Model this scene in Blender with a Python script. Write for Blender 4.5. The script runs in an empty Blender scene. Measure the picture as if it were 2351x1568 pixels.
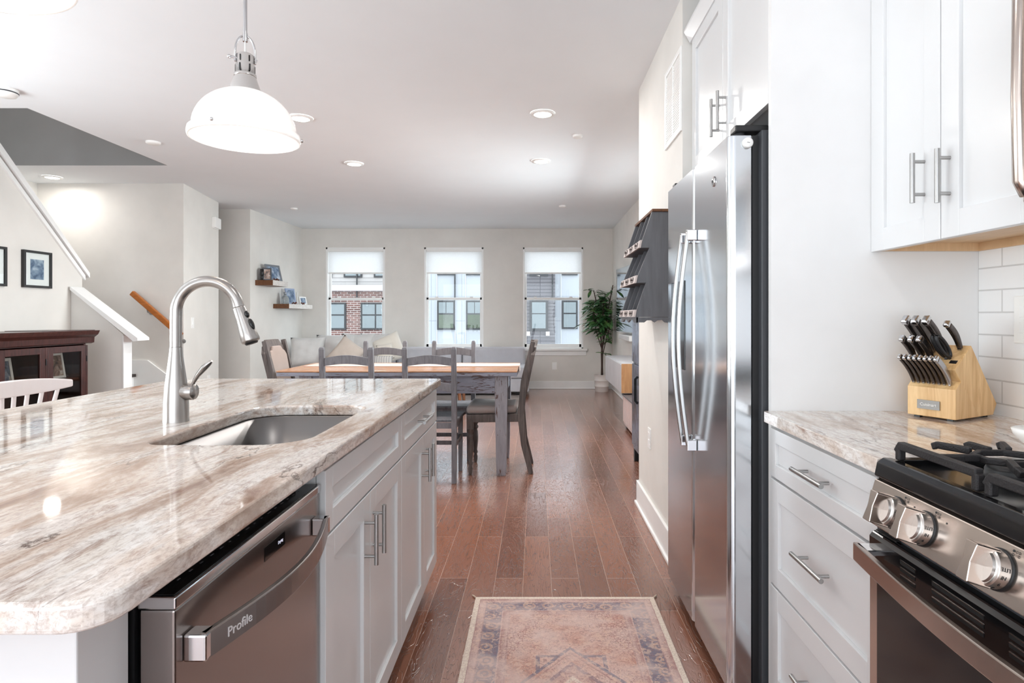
import bpy, bmesh, math, random
from mathutils import Vector, Matrix
random.seed(7)
SC = bpy.context.scene
COL = SC.collection
PI = math.pi
H, F, VX, VY = 1.19, 1400.0, 1230.0, 726.0     # eye height, focal length in px, vanishing point

# ---------------------------------------------------------------- camera, world, light, exposure
cam_d = bpy.data.cameras.new('camera'); cam = bpy.data.objects.new('camera', cam_d); COL.objects.link(cam)
cam.location = (0, 0, H); cam.rotation_euler = (PI/2, 0, 0)
cam_d.sensor_width = 36; cam_d.lens = 36*F/2351
cam_d.shift_x = -(VX-1175.5)/2351; cam_d.shift_y = -(784-VY)/2351
cam_d.clip_start = 0.02; cam_d.clip_end = 300
SC.camera = cam
SC.view_settings.view_transform = 'Standard'; SC.view_settings.look = 'None'
SC.view_settings.gamma = 1; SC.view_settings.use_curve_mapping = False
SC.view_settings.exposure = 0.2
SC.cycles.use_denoising = True
SC.cycles.max_bounces = 10; SC.cycles.diffuse_bounces = 6; SC.cycles.glossy_bounces = 5
SC.cycles.transparent_max_bounces = 12; SC.cycles.transmission_bounces = 6
SC.cycles.sample_clamp_indirect = 6.0
SC.cycles.caustics_reflective = False; SC.cycles.caustics_refractive = False
W = bpy.data.worlds.new('daylight'); SC.world = W; W.use_nodes = True
W.node_tree.nodes['Background'].inputs[0].default_value = (0.86, 0.93, 1.0, 1)
W.node_tree.nodes['Background'].inputs[1].default_value = 3.2

def area(name, loc, rot, sx, sy, power, color=(1, 1, 1), shape='RECTANGLE', spread=PI):
    l = bpy.data.lights.new(name, 'AREA'); l.shape = shape; l.size = sx; l.size_y = sy
    l.energy = power; l.color = color; l.spread = spread
    o = bpy.data.objects.new(name, l); o.location = loc; o.rotation_euler = rot; COL.objects.link(o)
    return o
# added lamp in an unseen rear opening, tilted up to brighten the ceiling
area('added_rear_lamp', (-1.2, -2.75, 1.15), (PI/2+.8, 0, 0), 4.4, 2.2, 40, (0.90, 0.965, 1.0))
# added lamps behind two unseen windows, put in to brighten kitchen and living area
area('added_left_lamp', (-4.45, 1.35, 1.30), (PI/2+1.05, 0, -PI/2), 3.6, 1.3, 150, (0.90, 0.965, 1.0))
area('added_side_lamp', (2.5, 6.1, 2.0), (PI/2-.05, 0, PI/2), 3.4, 1.6, 700, (0.90, 0.965, 1.0))

# ---------------------------------------------------------------- materials
def lin(c):
    return tuple(((v/255)/12.92 if v/255 <= .04045 else ((v/255+.055)/1.055)**2.4) for v in c)
class N:
    def __init__(s, name):
        s.m = bpy.data.materials.new(name); s.m.use_nodes = True
        s.t = s.m.node_tree; s.b = s.t.nodes['Principled BSDF']; s.out = s.t.nodes['Material Output']
    def n(s, typ, **kw):
        nd = s.t.nodes.new('ShaderNode'+typ)
        for k, v in kw.items():
            if k[0] == 'i' and k[1:].isdigit(): nd.inputs[int(k[1:])].default_value = v
            elif k.startswith('I_'): nd.inputs[k[2:]].default_value = v
            else: setattr(nd, k, v)
        return nd
    def l(s, a, b): s.t.links.new(a, b)
    def coord(s, scale=(1, 1, 1), rot=(0, 0, 0), loc=(0, 0, 0)):
        c = s.n('TexCoord'); mp = s.n('Mapping'); mp.inputs['Scale'].default_value = scale
        mp.inputs['Rotation'].default_value = rot; mp.inputs['Location'].default_value = loc
        s.l(c.outputs['Object'], mp.inputs[0]); return mp.outputs[0]
    def noise(s, vec, scale, detail=6, dist=0, rough=.55):
        nd = s.n('TexNoise'); nd.inputs['Scale'].default_value = scale; nd.inputs['Detail'].default_value = detail
        nd.inputs['Distortion'].default_value = dist; nd.inputs['Roughness'].default_value = rough
        s.l(vec, nd.inputs['Vector']); return nd.outputs['Fac']
    def ramp(s, fac, stops):
        r = s.n('ValToRGB'); e = r.color_ramp.elements
        while len(e) < len(stops): e.new(.5)
        for i, (p, c) in enumerate(stops):
            e[i].position = p; e[i].color = (*c, 1) if not isinstance(c, (int, float)) else (c, c, c, 1)
        s.l(fac, r.inputs[0]); return r.outputs[0]
    def mix(s, fac, a, b, mode='MIX'):
        m = s.n('MixRGB', blend_type=mode)
        for k, v in ((0, fac), (1, a), (2, b)):
            if isinstance(v, (int, float)): m.inputs[k].default_value = v
            elif isinstance(v, tuple): m.inputs[k].default_value = (*v, 1)
            else: s.l(v, m.inputs[k])
        return m.outputs[0]
    def math(s, op, a, b=None, c=None):
        m = s.n('Math', operation=op)
        for k, v in ((0, a), (1, b), (2, c)):
            if v is None: continue
            if isinstance(v, (int, float)): m.inputs[k].default_value = v
            else: s.l(v, m.inputs[k])
        return m.outputs[0]
    def bump(s, h, strength, dist=.01):
        b = s.n('Bump'); b.inputs['Strength'].default_value = strength; b.inputs['Distance'].default_value = dist
        s.l(h, b.inputs['Height']); s.l(b.outputs[0], s.b.inputs['Normal']); return b
    def set(s, **kw):
        for k, v in kw.items():
            k = k.replace('_', ' ')
            if isinstance(v, tuple): v = (*v, 1)
            if hasattr(v, 'links'): s.l(v, s.b.inputs[k])
            else: s.b.inputs[k].default_value = v
        return s

def paint(name, rgb, rough=.5, metal=0, var=.04, scale=3.0, stretch=(1, 1, 1), bump=0, bscale=60, spec=.5, **kw):
    """plain colour with a little procedural variation"""
    s = N(name); c = lin(rgb); v = s.coord(stretch)
    n = s.noise(v, scale, 4)
    s.set(Base_Color=s.ramp(n, [(.3, tuple(x*(1-var) for x in c)), (.7, tuple(min(1, x*(1+var)) for x in c))]),
          Roughness=rough, Metallic=metal, Specular_IOR_Level=spec)
    if bump:
        s.bump(s.noise(v, bscale, 3), bump, .002)
    s.set(**kw)
    return s.m

WALL = paint('wall_paint', (222, 219, 214), .75, bump=.05, bscale=220)
WALLK = paint('kitchen_wall_paint', (226, 226, 226), .7, bump=.05, bscale=220)
CEIL = paint('ceiling_paint', (232, 236, 239), .9, var=.01)
TRIM = paint('white_trim_paint', (240, 240, 239), .35)
CAB = paint('white_cabinet_paint', (221, 222, 223), .28, var=.01, Coat_Weight=.3, Coat_Roughness=.15)
STEEL = None
def steel(name, rgb, rough=.25, stretch=(1, 60, 60), amt=.06, metal=1.0):
    s = N(name); v = s.coord(stretch); n = s.noise(v, 14, 3)
    c = lin(rgb)
    s.set(Base_Color=s.mix(s.math('MULTIPLY', n, amt*2), c, tuple(x*.6 for x in c)), Metallic=metal,
          Roughness=s.math('ADD', s.math('MULTIPLY', n, amt), rough-amt/2))
    return s.m
STEEL = steel('fridge_stainless_steel', (212, 216, 220), .15, (60, 60, .6), .03)
STEEL_F = steel('brushed_nickel', (166, 162, 159), .28, (30, 30, 3), .02)
STEEL_H = steel('bar_handle_nickel', (178, 177, 176), .3, (30, 30, 30))
STEEL_D = steel('dark_dishwasher_steel', (150, 142, 139), .24, (50, 50, .6), .03)
STEEL_R = steel('range_stainless_steel', (196, 184, 176), .24, (50, .6, 50), .03)
STEEL_S = steel('sink_stainless_steel', (128, 126, 126), .34, (1, 30, 30), .04)
CHROME = paint('polished_chrome', (205, 205, 207), .10, 1, .02)
PLATE = paint('satin_name_plate', (142, 138, 134), .5, .8, .03)
BLACK = paint('gloss_black_enamel', (14, 14, 16), .12, var=.1)
BLACKM = paint('matte_black_plastic', (22, 22, 24), .45, var=.1)
DARKG = paint('dark_grey_appliance_side', (58, 60, 64), .5, var=.05, bump=.2, bscale=400)
IRON = paint('cast_iron', (36, 33, 34), .55, bump=.5, bscale=300, metal=.2)
WHITE = paint('white_plastic', (240, 240, 238), .35, var=.01)
PAPER = paint('white_mat_board', (240, 240, 240), .8, var=.01)
FRAMEB = paint('black_picture_frame', (34, 33, 33), .4)
LAMPN = paint('lamp_nickel', (222, 220, 218), .2, 1, .02)
GUNK = paint('dark_bronze_window_frame', (34, 36, 40), .5)

def m_granite():
    s = N('granite_countertop')
    base = s.coord((1, 1, 1))
    # veins run along the length of the slab (Y)
    v = s.coord((1.0, .23, 1.0), rot=(0, 0, .09))
    w1 = s.n('TexNoise'); w1.inputs['Scale'].default_value = 2.6; w1.inputs['Detail'].default_value = 4
    s.l(v, w1.inputs['Vector'])
    add = s.n('VectorMath', operation='MULTIPLY_ADD'); s.l(w1.outputs['Color'], add.inputs[0])
    add.inputs[1].default_value = (.26, .10, .26); s.l(v, add.inputs[2])
    vd = add.outputs[0]
    big = s.noise(vd, 9, 12, .5, .68)
    med = s.noise(vd, 26, 12, .8, .75)
    warm = s.noise(vd, 3.0, 4, .3)
    fine = s.noise(s.coord((1, .4, 1)), 150, 6, .4, .75)
    col = s.ramp(big, [(.30, lin((138, 108, 94))), (.40, lin((184, 164, 150))), (.47, lin((218, 206, 196))), (.55, lin((234, 231, 228))), (.63, lin((228, 220, 212))), (.74, lin((178, 158, 146)))])
    col = s.mix(s.ramp(med, [(.34, .8), (.46, 0)]), col, lin((140, 110, 95)))
    col = s.mix(s.math('MULTIPLY', s.ramp(warm, [(.5, 0), (.62, .8)]), .28), col, s.mix(.5, col, lin((206, 150, 108))), 'MIX')
    vein = s.math('ABSOLUTE', s.math('SUBTRACT', s.noise(vd, 5.2, 9, .6, .6), .5))
    vm = s.math('MULTIPLY', s.ramp(vein, [(0, 1), (.010, 0)]), s.ramp(s.noise(vd, 8, 3), [(.42, 0), (.56, .9)]))
    col = s.mix(vm, col, lin((78, 60, 54)))
    col = s.mix(s.ramp(fine, [(.38, .45), (.55, 0)]), col, lin((146, 122, 108)))
    s.set(Base_Color=col, Roughness=.045, Specular_IOR_Level=.75)
    return s.m
GRANITE = m_granite()

def m_floor():
    s = N('hardwood_planks'); c = s.n('TexCoord'); sep = s.n('SeparateXYZ'); cmb = s.n('CombineXYZ')
    s.l(c.outputs['Object'], sep.inputs[0])
    s.l(sep.outputs[1], cmb.inputs[0]); s.l(s.math('ADD', sep.outputs[0], 10.0525), cmb.inputs[1])
    br = s.n('TexBrick', offset=.37, offset_frequency=2, squash=1, squash_frequency=1)
    s.l(cmb.outputs[0], br.inputs['Vector'])
    for k, v in (('Scale', 1), ('Mortar Size', .0013), ('Mortar Smooth', .3), ('Bias', 0), ('Brick Width', .83), ('Row Height', .126)):
        br.inputs[k].default_value = v
    br.inputs['Color1'].default_value = (*lin((156, 104, 82)), 1); br.inputs['Color2'].default_value = (*lin((120, 76, 58)), 1)
    br.inputs['Mortar'].default_value = (*lin((208, 172, 152)), 1)  # pale plank gaps: edge glare painted into the joint colour
    g = s.coord((5, .6, 1)); gr = s.noise(g, 7, 10, 2.8, .68)
    pid = s.n('TexWhiteNoise', noise_dimensions='1D'); s.l(s.math('FLOOR', s.math('DIVIDE', s.math('ADD', sep.outputs[0], 10.0525), .126)), pid.inputs['W'])
    gv = s.n('VectorMath', operation='ADD'); s.l(s.coord((4.2, .75, 1)), gv.inputs[0]); s.l(pid.outputs['Color'], gv.inputs[1])
    ctr = s.math('ABSOLUTE', s.math('SINE', s.math('MULTIPLY', s.noise(gv.outputs[0], 2.2, 4, .6, .55), 62)))
    lines = s.ramp(ctr, [(0, 1), (.16, .35), (.3, 0)]); lmask = s.ramp(s.noise(s.coord((3, 1.5, 1)), 3.2, 3), [(.42, 0), (.6, 1)])
    col0 = s.mix(s.math('MULTIPLY', s.math('MULTIPLY', lines, lmask), .5), br.outputs['Color'], lin((66, 42, 34)))
    blot = s.noise(s.coord((3, 1.2, 1)), 2.5, 3)
    col = s.mix(s.ramp(gr, [(.36, .4), (.46, 0)]), col0, lin((70, 44, 36)))
    col = s.mix(s.ramp(blot, [(.3, 0), (.7, .35)]), col, lin((150, 108, 92)))
    scr = s.noise(s.coord((3, 1.2, 1)), 14, 5, 2.5)
    hgt = s.math('ADD', s.math('MULTIPLY', br.outputs['Fac'], -1.0), s.math('ADD', s.math('MULTIPLY', scr, .3), s.math('MULTIPLY', lines, -.25)))
    s.set(Base_Color=col, Roughness=s.math('ADD', s.math('MULTIPLY', gr, .14), .12), Specular_IOR_Level=.7)
    bn = s.bump(hgt, .6, .004); s.l(bn.outputs[0], s.b.inputs['Coat Normal']); s.set(Coat_Weight=.6, Coat_Roughness=.12, Coat_IOR=1.6)
    return s.m
FLOOR = m_floor()

def wood(name, c1, c2, stretch=(1, 12, 12), scale=3, rough=.4, bump=.1):
    s = N(name); v = s.coord(stretch); n = s.noise(v, scale, 8, 1.2, .6)
    s.set(Base_Color=s.ramp(n, [(.3, lin(c1)), (.65, lin(c2))]), Roughness=rough)
    s.bump(n, bump, .003); return s.m
WOOD_G = wood('grey_washed_wood', (86, 84, 88), (118, 116, 120), (10, 10, 1.5), 4, .5, .15)
WOOD_E = wood('weathered_brown_wood', (56, 48, 46), (98, 88, 84), (12, 12, 1), 4, .55, .5)
WOOD_O = wood('honey_oak_rail', (150, 82, 28), (188, 112, 48), (2, 12, 12), 3, .3)
WOOD_B = wood('walnut_shelf', (74, 42, 18), (112, 68, 34), (12, 2, 12), 4, .4)
WOOD_K = wood('acacia_block', (196, 150, 96), (232, 196, 144), (14, 14, 1.4), 2.6, .35)
WOOD_U = wood('maple_cabinet_underside', (206, 172, 132), (222, 190, 152), (12, 2, 2), 3, .4)
WOOD_T = wood('warm_brown_tabletop', (156, 110, 80), (190, 144, 110), (1.5, 12, 1), 3, .22, .05)
WOOD_C = wood('mahogany_cabinet', (44, 22, 20), (78, 44, 40), (10, 10, 1.5), 4, .28, .05)
WOOD_L = wood('light_oak_side', (176, 128, 86), (206, 160, 114), (6, 6, 1), 3, .5)
WOOD_N = wood('coffee_table_wood', (110, 68, 44), (146, 96, 66), (10, 10, 1.5), 3, .4)

def m_distress(name, paintc, wear, amount=.5, scale=9, stretch=(1, 6, 6), rough=.5):
    s = N(name); v = s.coord(stretch); n = s.noise(v, scale, 10, 1.5, .7); b = s.noise(s.coord(), 2, 3)
    f = s.ramp(s.math('ADD', n, s.math('MULTIPLY', s.math('SUBTRACT', b, .5), .5)), [(amount-.16, 1), (amount-.10, 0)])
    tone = s.ramp(s.noise(s.coord(stretch), 5, 5), [(.3, lin(tuple(x*.9 for x in paintc))), (.7, lin(tuple(min(255, x*1.06) for x in paintc)))])
    s.set(Base_Color=s.mix(f, tone, lin(wear)), Roughness=rough); s.bump(f, -.3, .002); return s.m
TABLE_P = m_distress('distressed_grey_blue_paint', (134, 136, 148), (72, 46, 38), .52, 7, (1, 5, 8))
LEG_P = m_distress('distressed_grey_leg_paint', (142, 140, 146), (78, 48, 38), .53, 7, (8, 8, 1.5))
ORG_P = m_distress('painted_grey_pine', (92, 92, 96), (50, 44, 42), .36, 3, (8, 8, 1))
ORG_L = paint('whitewashed_label_rail', (190, 178, 174), .6, var=.15, scale=20)
HUTCH = m_distress('distressed_blue_grey_cabinet', (96, 104, 124), (40, 34, 38), .60, 6, (3, 3, 1.5), .25)

def fabric(name, rgb, rough=.9, bs=350, var=.06, b=.4):
    return paint(name, rgb, rough, 0, var, 6, bump=b, bscale=bs, Sheen_Weight=.2)
SOFA = fabric('light_grey_sofa_fabric', (188, 188, 194))
SOFA2 = fabric('pale_grey_cushion_fabric', (206, 205, 204))
BEIGE = fabric('beige_pillow_fabric', (206, 194, 184))
CREAM = fabric('cream_pillow_fabric', (226, 220, 210))
LINEN = fabric('taupe_linen_upholstery', (138, 122, 114))
SEATL = fabric('grey_leather_seat', (140, 128, 124), .45, 80, .04, .1)

def emit(name, rgb, strength, base=(1, 1, 1)):
    s = N(name); s.set(Base_Color=base, Emission_Color=rgb, Emission_Strength=strength, Roughness=.3); return s.m
LAMP = emit('lit_lens', (1, .96, .9), 9)

def m_pane(name, tint=(1, 1, 1), gloss=.9):
    s = N(name); tr = s.n('BsdfTransparent'); gl = s.n('BsdfGlossy'); gl.inputs['Roughness'].default_value = .01
    tr.inputs[0].default_value = (*tint, 1); mx = s.n('MixShader'); lw = s.n('LayerWeight'); lw.inputs[0].default_value = .5
    f5 = s.math('POWER', lw.outputs['Facing'], 4.5)
    s.l(s.math('MULTIPLY', s.math('ADD', s.math('MULTIPLY', f5, .9), .022), gloss), mx.inputs[0]); s.l(tr.outputs[0], mx.inputs[1]); s.l(gl.outputs[0], mx.inputs[2])
    s.l(mx.outputs[0], s.out.inputs[0]); return s.m
PANE = m_pane('clear_window_glass', (.97, .985, .98))
CABGLASS = m_pane('cabinet_glass', (.75, .74, .72), 1.2)
def m_shade():
    s = N('roller_shade_fabric'); d = s.n('BsdfDiffuse'); t = s.n('BsdfTranslucent')
    v = s.coord((1, 1, 1)); n = s.ramp(s.noise(v, 180, 2), [(.3, .86), (.7, .93)])
    s.l(n, d.inputs[0]); s.l(n, t.inputs[0]); mx = s.n('MixShader'); mx.inputs[0].default_value = .68
    s.l(d.outputs[0], mx.inputs[1]); s.l(t.outputs[0], mx.inputs[2]); s.l(mx.outputs[0], s.out.inputs[0]); return s.m
SHADE = m_shade()
def m_milk():
    s = N('milk_glass'); s.set(Base_Color=(.93, .91, .89), Roughness=.08, Subsurface_Weight=.0, Emission_Color=(1, .95, .91), Emission_Strength=.34, Coat_Weight=.5, Coat_Roughness=.03)
    return s.m
MILK = m_milk()
BULB = emit('frosted_bulb', (1, .9, .78), 6)

def m_brick(name, c1, c2, mortar, bw, rh, ms, swap, rough=.8, off=.5, bump=.4, freq=2, loc=(0, 0)):
    """swap 'xz' for walls facing Y, 'yz' for walls facing X"""
    s = N(name); c = s.n('TexCoord'); sep = s.n('SeparateXYZ'); cmb = s.n('CombineXYZ'); s.l(c.outputs['Object'], sep.inputs[0])
    s.l(s.math('ADD', sep.outputs[0 if swap[0] == 'x' else 1], loc[0]), cmb.inputs[0]); s.l(s.math('ADD', sep.outputs[2], loc[1]), cmb.inputs[1])
    br = s.n('TexBrick', offset=off, offset_frequency=freq); s.l(cmb.outputs[0], br.inputs['Vector'])
    for k, v in (('Scale', 1), ('Mortar Size', ms), ('Mortar Smooth', .1), ('Bias', 0), ('Brick Width', bw), ('Row Height', rh)): br.inputs[k].default_value = v
    for k, v in (('Color1', c1), ('Color2', c2), ('Mortar', mortar)): br.inputs[k].default_value = (*lin(v), 1)
    s.set(Base_Color=br.outputs['Color'], Roughness=rough)
    s.bump(s.math('MULTIPLY', br.outputs['Fac'], -1), bump, .004)
    return s.m
BRICK = m_brick('red_brown_brick', (116, 82, 76), (84, 60, 57), (168, 160, 156), .27, .085, .011, 'xz')
PANELW = m_brick('white_panel_cladding', (160, 164, 170), (157, 161, 167), (132, 136, 144), 1.25, 1.0, .012, 'xz', off=0)
SIDING = m_brick('grey_lap_siding', (100, 98, 102), (94, 92, 96), (58, 56, 61), 40, .14, .012, 'xz', off=0)
SIDINGL = m_brick('pale_lap_siding', (164, 160, 158), (158, 154, 152), (116, 112, 112), 40, .16, .012, 'xz', off=0)
TILE = m_brick('white_subway_tile', (240, 241, 242), (238, 239, 240), (206, 206, 206), .2, .0635, .0022, 'yz', .08, bump=.6, loc=(10.2, 10.0))

def m_rug():
    s = N('vintage_rug_weave'); c = s.n('TexCoord'); sep = s.n('SeparateXYZ'); s.l(c.outputs['Object'], sep.inputs[0])
    x, y = sep.outputs[0], sep.outputs[1]
    wob = s.math('MULTIPLY', s.math('SUBTRACT', s.noise(s.coord(), 26, 5), .5), .012)
    ax = s.math('ABSOLUTE', x); ay = s.math('ABSOLUTE', y)
    d = s.math('ADD', s.math('MINIMUM', s.math('SUBTRACT', .375, ax), s.math('SUBTRACT', .635, ay)), 0)
    d2 = s.math('ADD', d, s.math('MULTIPLY', wob, .35))
    cream, rose, blue, pink, red = lin((243, 230, 214)), lin((176, 134, 130)), lin((104, 112, 136)), lin((222, 194, 186)), lin((200, 140, 118))
    band = s.ramp(d2, [(0, cream), (.021, cream), (.023, rose), (.046, pink), (.05, rose), (.053, blue), (.118, blue), (.121, pink), (.124, rose), (.146, pink), (.150, rose), (.154, pink)])
    band.node.color_ramp.interpolation = 'LINEAR'
    fld = s.math('GREATER_THAN', d2, .153)
    field = s.ramp(s.noise(s.coord(), 5, 4), [(.42, lin((224, 194, 184))), (.62, lin((208, 154, 134)))])
    col = s.mix(fld, band, field)
    # rosettes and small motifs
    vor = s.n('TexVoronoi'); vor.inputs['Scale'].default_value = 13; vor.inputs['Randomness'].default_value = .25; s.l(c.outputs['Object'], vor.inputs['Vector'])
    ring = s.ramp(vor.outputs['Distance'], [(0, 1), (.10, 1), (.12, 0), (.2, 0), (.23, 1), (.32, .9), (.36, 0)])
    inband = s.math('MULTIPLY', s.math('GREATER_THAN', d, .055), s.math('LESS_THAN', d, .117))
    col = s.mix(s.math('MULTIPLY', s.math('MULTIPLY', ring, inband), .7), col, lin((216, 178, 152)))
    vor2 = s.n('TexVoronoi', feature='DISTANCE_TO_EDGE'); vor2.inputs['Scale'].default_value = 70; s.l(c.outputs['Object'], vor2.inputs['Vector'])
    filig = s.ramp(vor2.outputs['Distance'], [(.0, 1), (.05, .8), (.1, 0)])
    corner = s.math('MULTIPLY', fld, s.math('GREATER_THAN', s.math('ADD', s.math('DIVIDE', ax, .22), s.math('DIVIDE', ay, .48)), 1.35))
    col = s.mix(s.math('MULTIPLY', filig, .28), col, lin((156, 104, 100)))
    col = s.mix(s.math('MULTIPLY', s.math('MULTIPLY', filig, corner), .6), col, lin((150, 84, 84)))
    # stepped central medallion
    dm = s.math('ADD', s.math('ADD', ax, s.math('MULTIPLY', ay, .8)), wob)
    for r, wd, cc, a in ((.19, .008, blue, .85), (.165, .004, rose, .8), (.11, .01, blue, .8), (.09, .03, rose, .45), (.045, .01, cream, .8)):
        col = s.mix(s.math('MULTIPLY', s.math('LESS_THAN', s.math('ABSOLUTE', s.math('SUBTRACT', dm, r)), wd), a), col, cc)
    bx = s.math('MAXIMUM', s.math('SUBTRACT', ax, .115), s.math('SUBTRACT', ay, .185))
    col = s.mix(s.math('MULTIPLY', s.math('MULTIPLY', s.math('LESS_THAN', s.math('ABSOLUTE', bx), .007), s.math('GREATER_THAN', dm, .19)), .8), col, blue)
    mot = s.noise(s.coord(), 85, 4, 1.5, .7); mot2 = s.noise(s.coord(), 48, 3, 1.0, .6)
    inner = s.math('GREATER_THAN', d, .024)
    col = s.mix(s.math('MULTIPLY', s.ramp(mot, [(.40, .65), (.49, 0)]), inner), col, lin((138, 100, 100)))
    col = s.mix(s.math('MULTIPLY', s.ramp(mot2, [(.53, 0), (.60, .6)]), inner), col, lin((232, 200, 180)))
    # distressing
    worn = s.noise(s.coord((1, 1.4, 1)), 4.5, 6, .6, .6); thr = s.noise(s.coord((1, 14, 1)), 60, 3)
    col = s.mix(s.math('MULTIPLY', s.ramp(worn, [(.44, .05), (.64, .72)]), s.math('LESS_THAN', .024, d)), col, lin((232, 210, 202)))
    col = s.mix(s.ramp(thr, [(.4, .3), (.6, 0)]), col, lin((206, 176, 166)))
    s.set(Base_Color=col, Roughness=.95, Specular_IOR_Level=.15)
    s.bump(s.noise(s.coord(), 420, 2), .4, .002); return s.m

# ---------------------------------------------------------------- mesh builder
class MB:
    def __init__(s): s.v = []; s.f = []; s.m = []; s.sm = []; s.cur = 0; s.smooth = False
    def add(s, vs, fs, mi=None, smooth=None):
        o = len(s.v); s.v += [Vector(v) for v in vs]
        for f in fs:
            s.f.append([i+o for i in f]); s.m.append(s.cur if mi is None else mi); s.sm.append(s.smooth if smooth is None else smooth)
        return s
    def box(s, x0, x1, y0, y1, z0, z1, M=None):
        if x0 > x1: x0, x1 = x1, x0
        if y0 > y1: y0, y1 = y1, y0
        if z0 > z1: z0, z1 = z1, z0
        v = [Vector(p) for p in ((x0,y0,z0),(x1,y0,z0),(x1,y1,z0),(x0,y1,z0),(x0,y0,z1),(x1,y0,z1),(x1,y1,z1),(x0,y1,z1))]
        if M: v = [M @ p for p in v]
        return s.add(v, [(0,3,2,1),(4,5,6,7),(0,1,5,4),(1,2,6,5),(2,3,7,6),(3,0,4,7)])
    def prism(s, pts, a, b, axis='z', M=None):
        """polygon extruded from a to b along axis; pts are the two other coordinates in xyz order"""
        def P(p, t): return {'z': (p[0], p[1], t), 'y': (p[0], t, p[1]), 'x': (t, p[0], p[1])}[axis]
        n = len(pts); ar = sum(pts[i][0]*pts[(i+1) % n][1]-pts[(i+1) % n][0]*pts[i][1] for i in range(n))
        if (ar < 0) != (axis == 'y'): pts = pts[::-1]
        if a > b: a, b = b, a
        v = [Vector(P(p, a)) for p in pts]+[Vector(P(p, b)) for p in pts]
        if M: v = [M @ p for p in v]
        return s.add(v, [tuple(range(n))[::-1], tuple(range(n, 2*n))]+[(i, (i+1) % n, n+(i+1) % n, n+i) for i in range(n)])
    def tube(s, path, r, seg=12, caps=True, flat=None, up=None):
        P = [Vector(p) for p in path]; n = len(P)
        R = r if isinstance(r, (list, tuple)) else [r]*n
        tan = [(P[min(i+1, n-1)]-P[max(i-1, 0)]).normalized() for i in range(n)]
        u = Vector(up) if up else (Vector((0, 0, 1)) if abs(tan[0].z) < .9 else Vector((1, 0, 0)))
        u = (u-tan[0]*u.dot(tan[0])).normalized(); vs = []
        for i in range(n):
            u = (u-tan[i]*u.dot(tan[i])).normalized(); w = tan[i].cross(u)
            for k in range(seg):
                a = 2*PI*k/seg
                vs.append(P[i]+(u*math.cos(a)*(flat or 1)+w*math.sin(a))*R[i])
        fs = [(i*seg+k, i*seg+(k+1) % seg, (i+1)*seg+(k+1) % seg, (i+1)*seg+k) for i in range(n-1) for k in range(seg)]
        s.add(vs, fs, smooth=True)
        if caps: s.add([vs[k] for k in range(seg)], [tuple(range(seg))[::-1]], smooth=False); s.add(vs[-seg:], [tuple(range(seg))], smooth=False)
        return s
    def rtube(s, path, w, h, up=(0, 0, 1)):
        """rectangular bar along a path; w across, h along up"""
        P = [Vector(p) for p in path]; n = len(P); vs = []
        Wd = w if isinstance(w, (list, tuple)) else [w]*n; Hd = h if isinstance(h, (list, tuple)) else [h]*n
        for i in range(n):
            t = (P[min(i+1, n-1)]-P[max(i-1, 0)]).normalized(); u = Vector(up); u = (u-t*u.dot(t)).normalized(); c = t.cross(u)
            for a, b in ((-1, -1), (1, -1), (1, 1), (-1, 1)): vs.append(P[i]+c*(a*Wd[i]/2)+u*(b*Hd[i]/2))
        fs = [(i*4+k, i*4+(k+1) % 4, (i+1)*4+(k+1) % 4, (i+1)*4+k) for i in range(n-1) for k in range(4)]
        fs += [(3, 2, 1, 0), ((n-1)*4, (n-1)*4+1, (n-1)*4+2, (n-1)*4+3)]
        return s.add(vs, fs)
    def lathe(s, prof, c=(0, 0, 0), seg=24, M=None, caps=True):
        vs = []
        for r, z in prof:
            for k in range(seg):
                a = 2*PI*k/seg; p = Vector((r*math.cos(a), r*math.sin(a), z))
                vs.append((M @ p) if M else p+Vector(c))
        n = len(prof)
        s.add(vs, [(i*seg+k, i*seg+(k+1) % seg, (i+1)*seg+(k+1) % seg, (i+1)*seg+k) for i in range(n-1) for k in range(seg)], smooth=True)
        if caps:
            if prof[0][0] > 1e-4: s.add(vs[:seg], [tuple(range(seg))[::-1]], smooth=False)
            if prof[-1][0] > 1e-4: s.add(vs[-seg:], [tuple(range(seg))], smooth=False)
        return s
    def sphere(s, c, r, sx=1, sy=1, sz=1, seg=16, rings=8):
        M = Matrix.Translation(c) @ Matrix.Diagonal((sx, sy, sz, 1))
        return s.lathe([(max(1e-5, r*math.sin(PI*i/rings)), -r*math.cos(PI*i/rings)) for i in range(rings+1)], M=M, seg=seg, caps=False)
    def text(s, body, size, M, extrude=.0004):
        cu = bpy.data.curves.new('t', 'FONT'); cu.body = body; cu.size = size; cu.align_x = 'CENTER'; cu.align_y = 'CENTER'; cu.extrude = extrude
        cu.resolution_u = 3
        o = bpy.data.objects.new('t', cu); me = bpy.data.meshes.new_from_object(o)
        s.add([M @ v.co for v in me.vertices], [tuple(p.vertices) for p in me.polygons], smooth=False)
        bpy.data.objects.remove(o); bpy.data.curves.remove(cu); bpy.data.meshes.remove(me); return s
    def xf(s, fn): s.v = [Vector(fn(v)) for v in s.v]; return s

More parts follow.
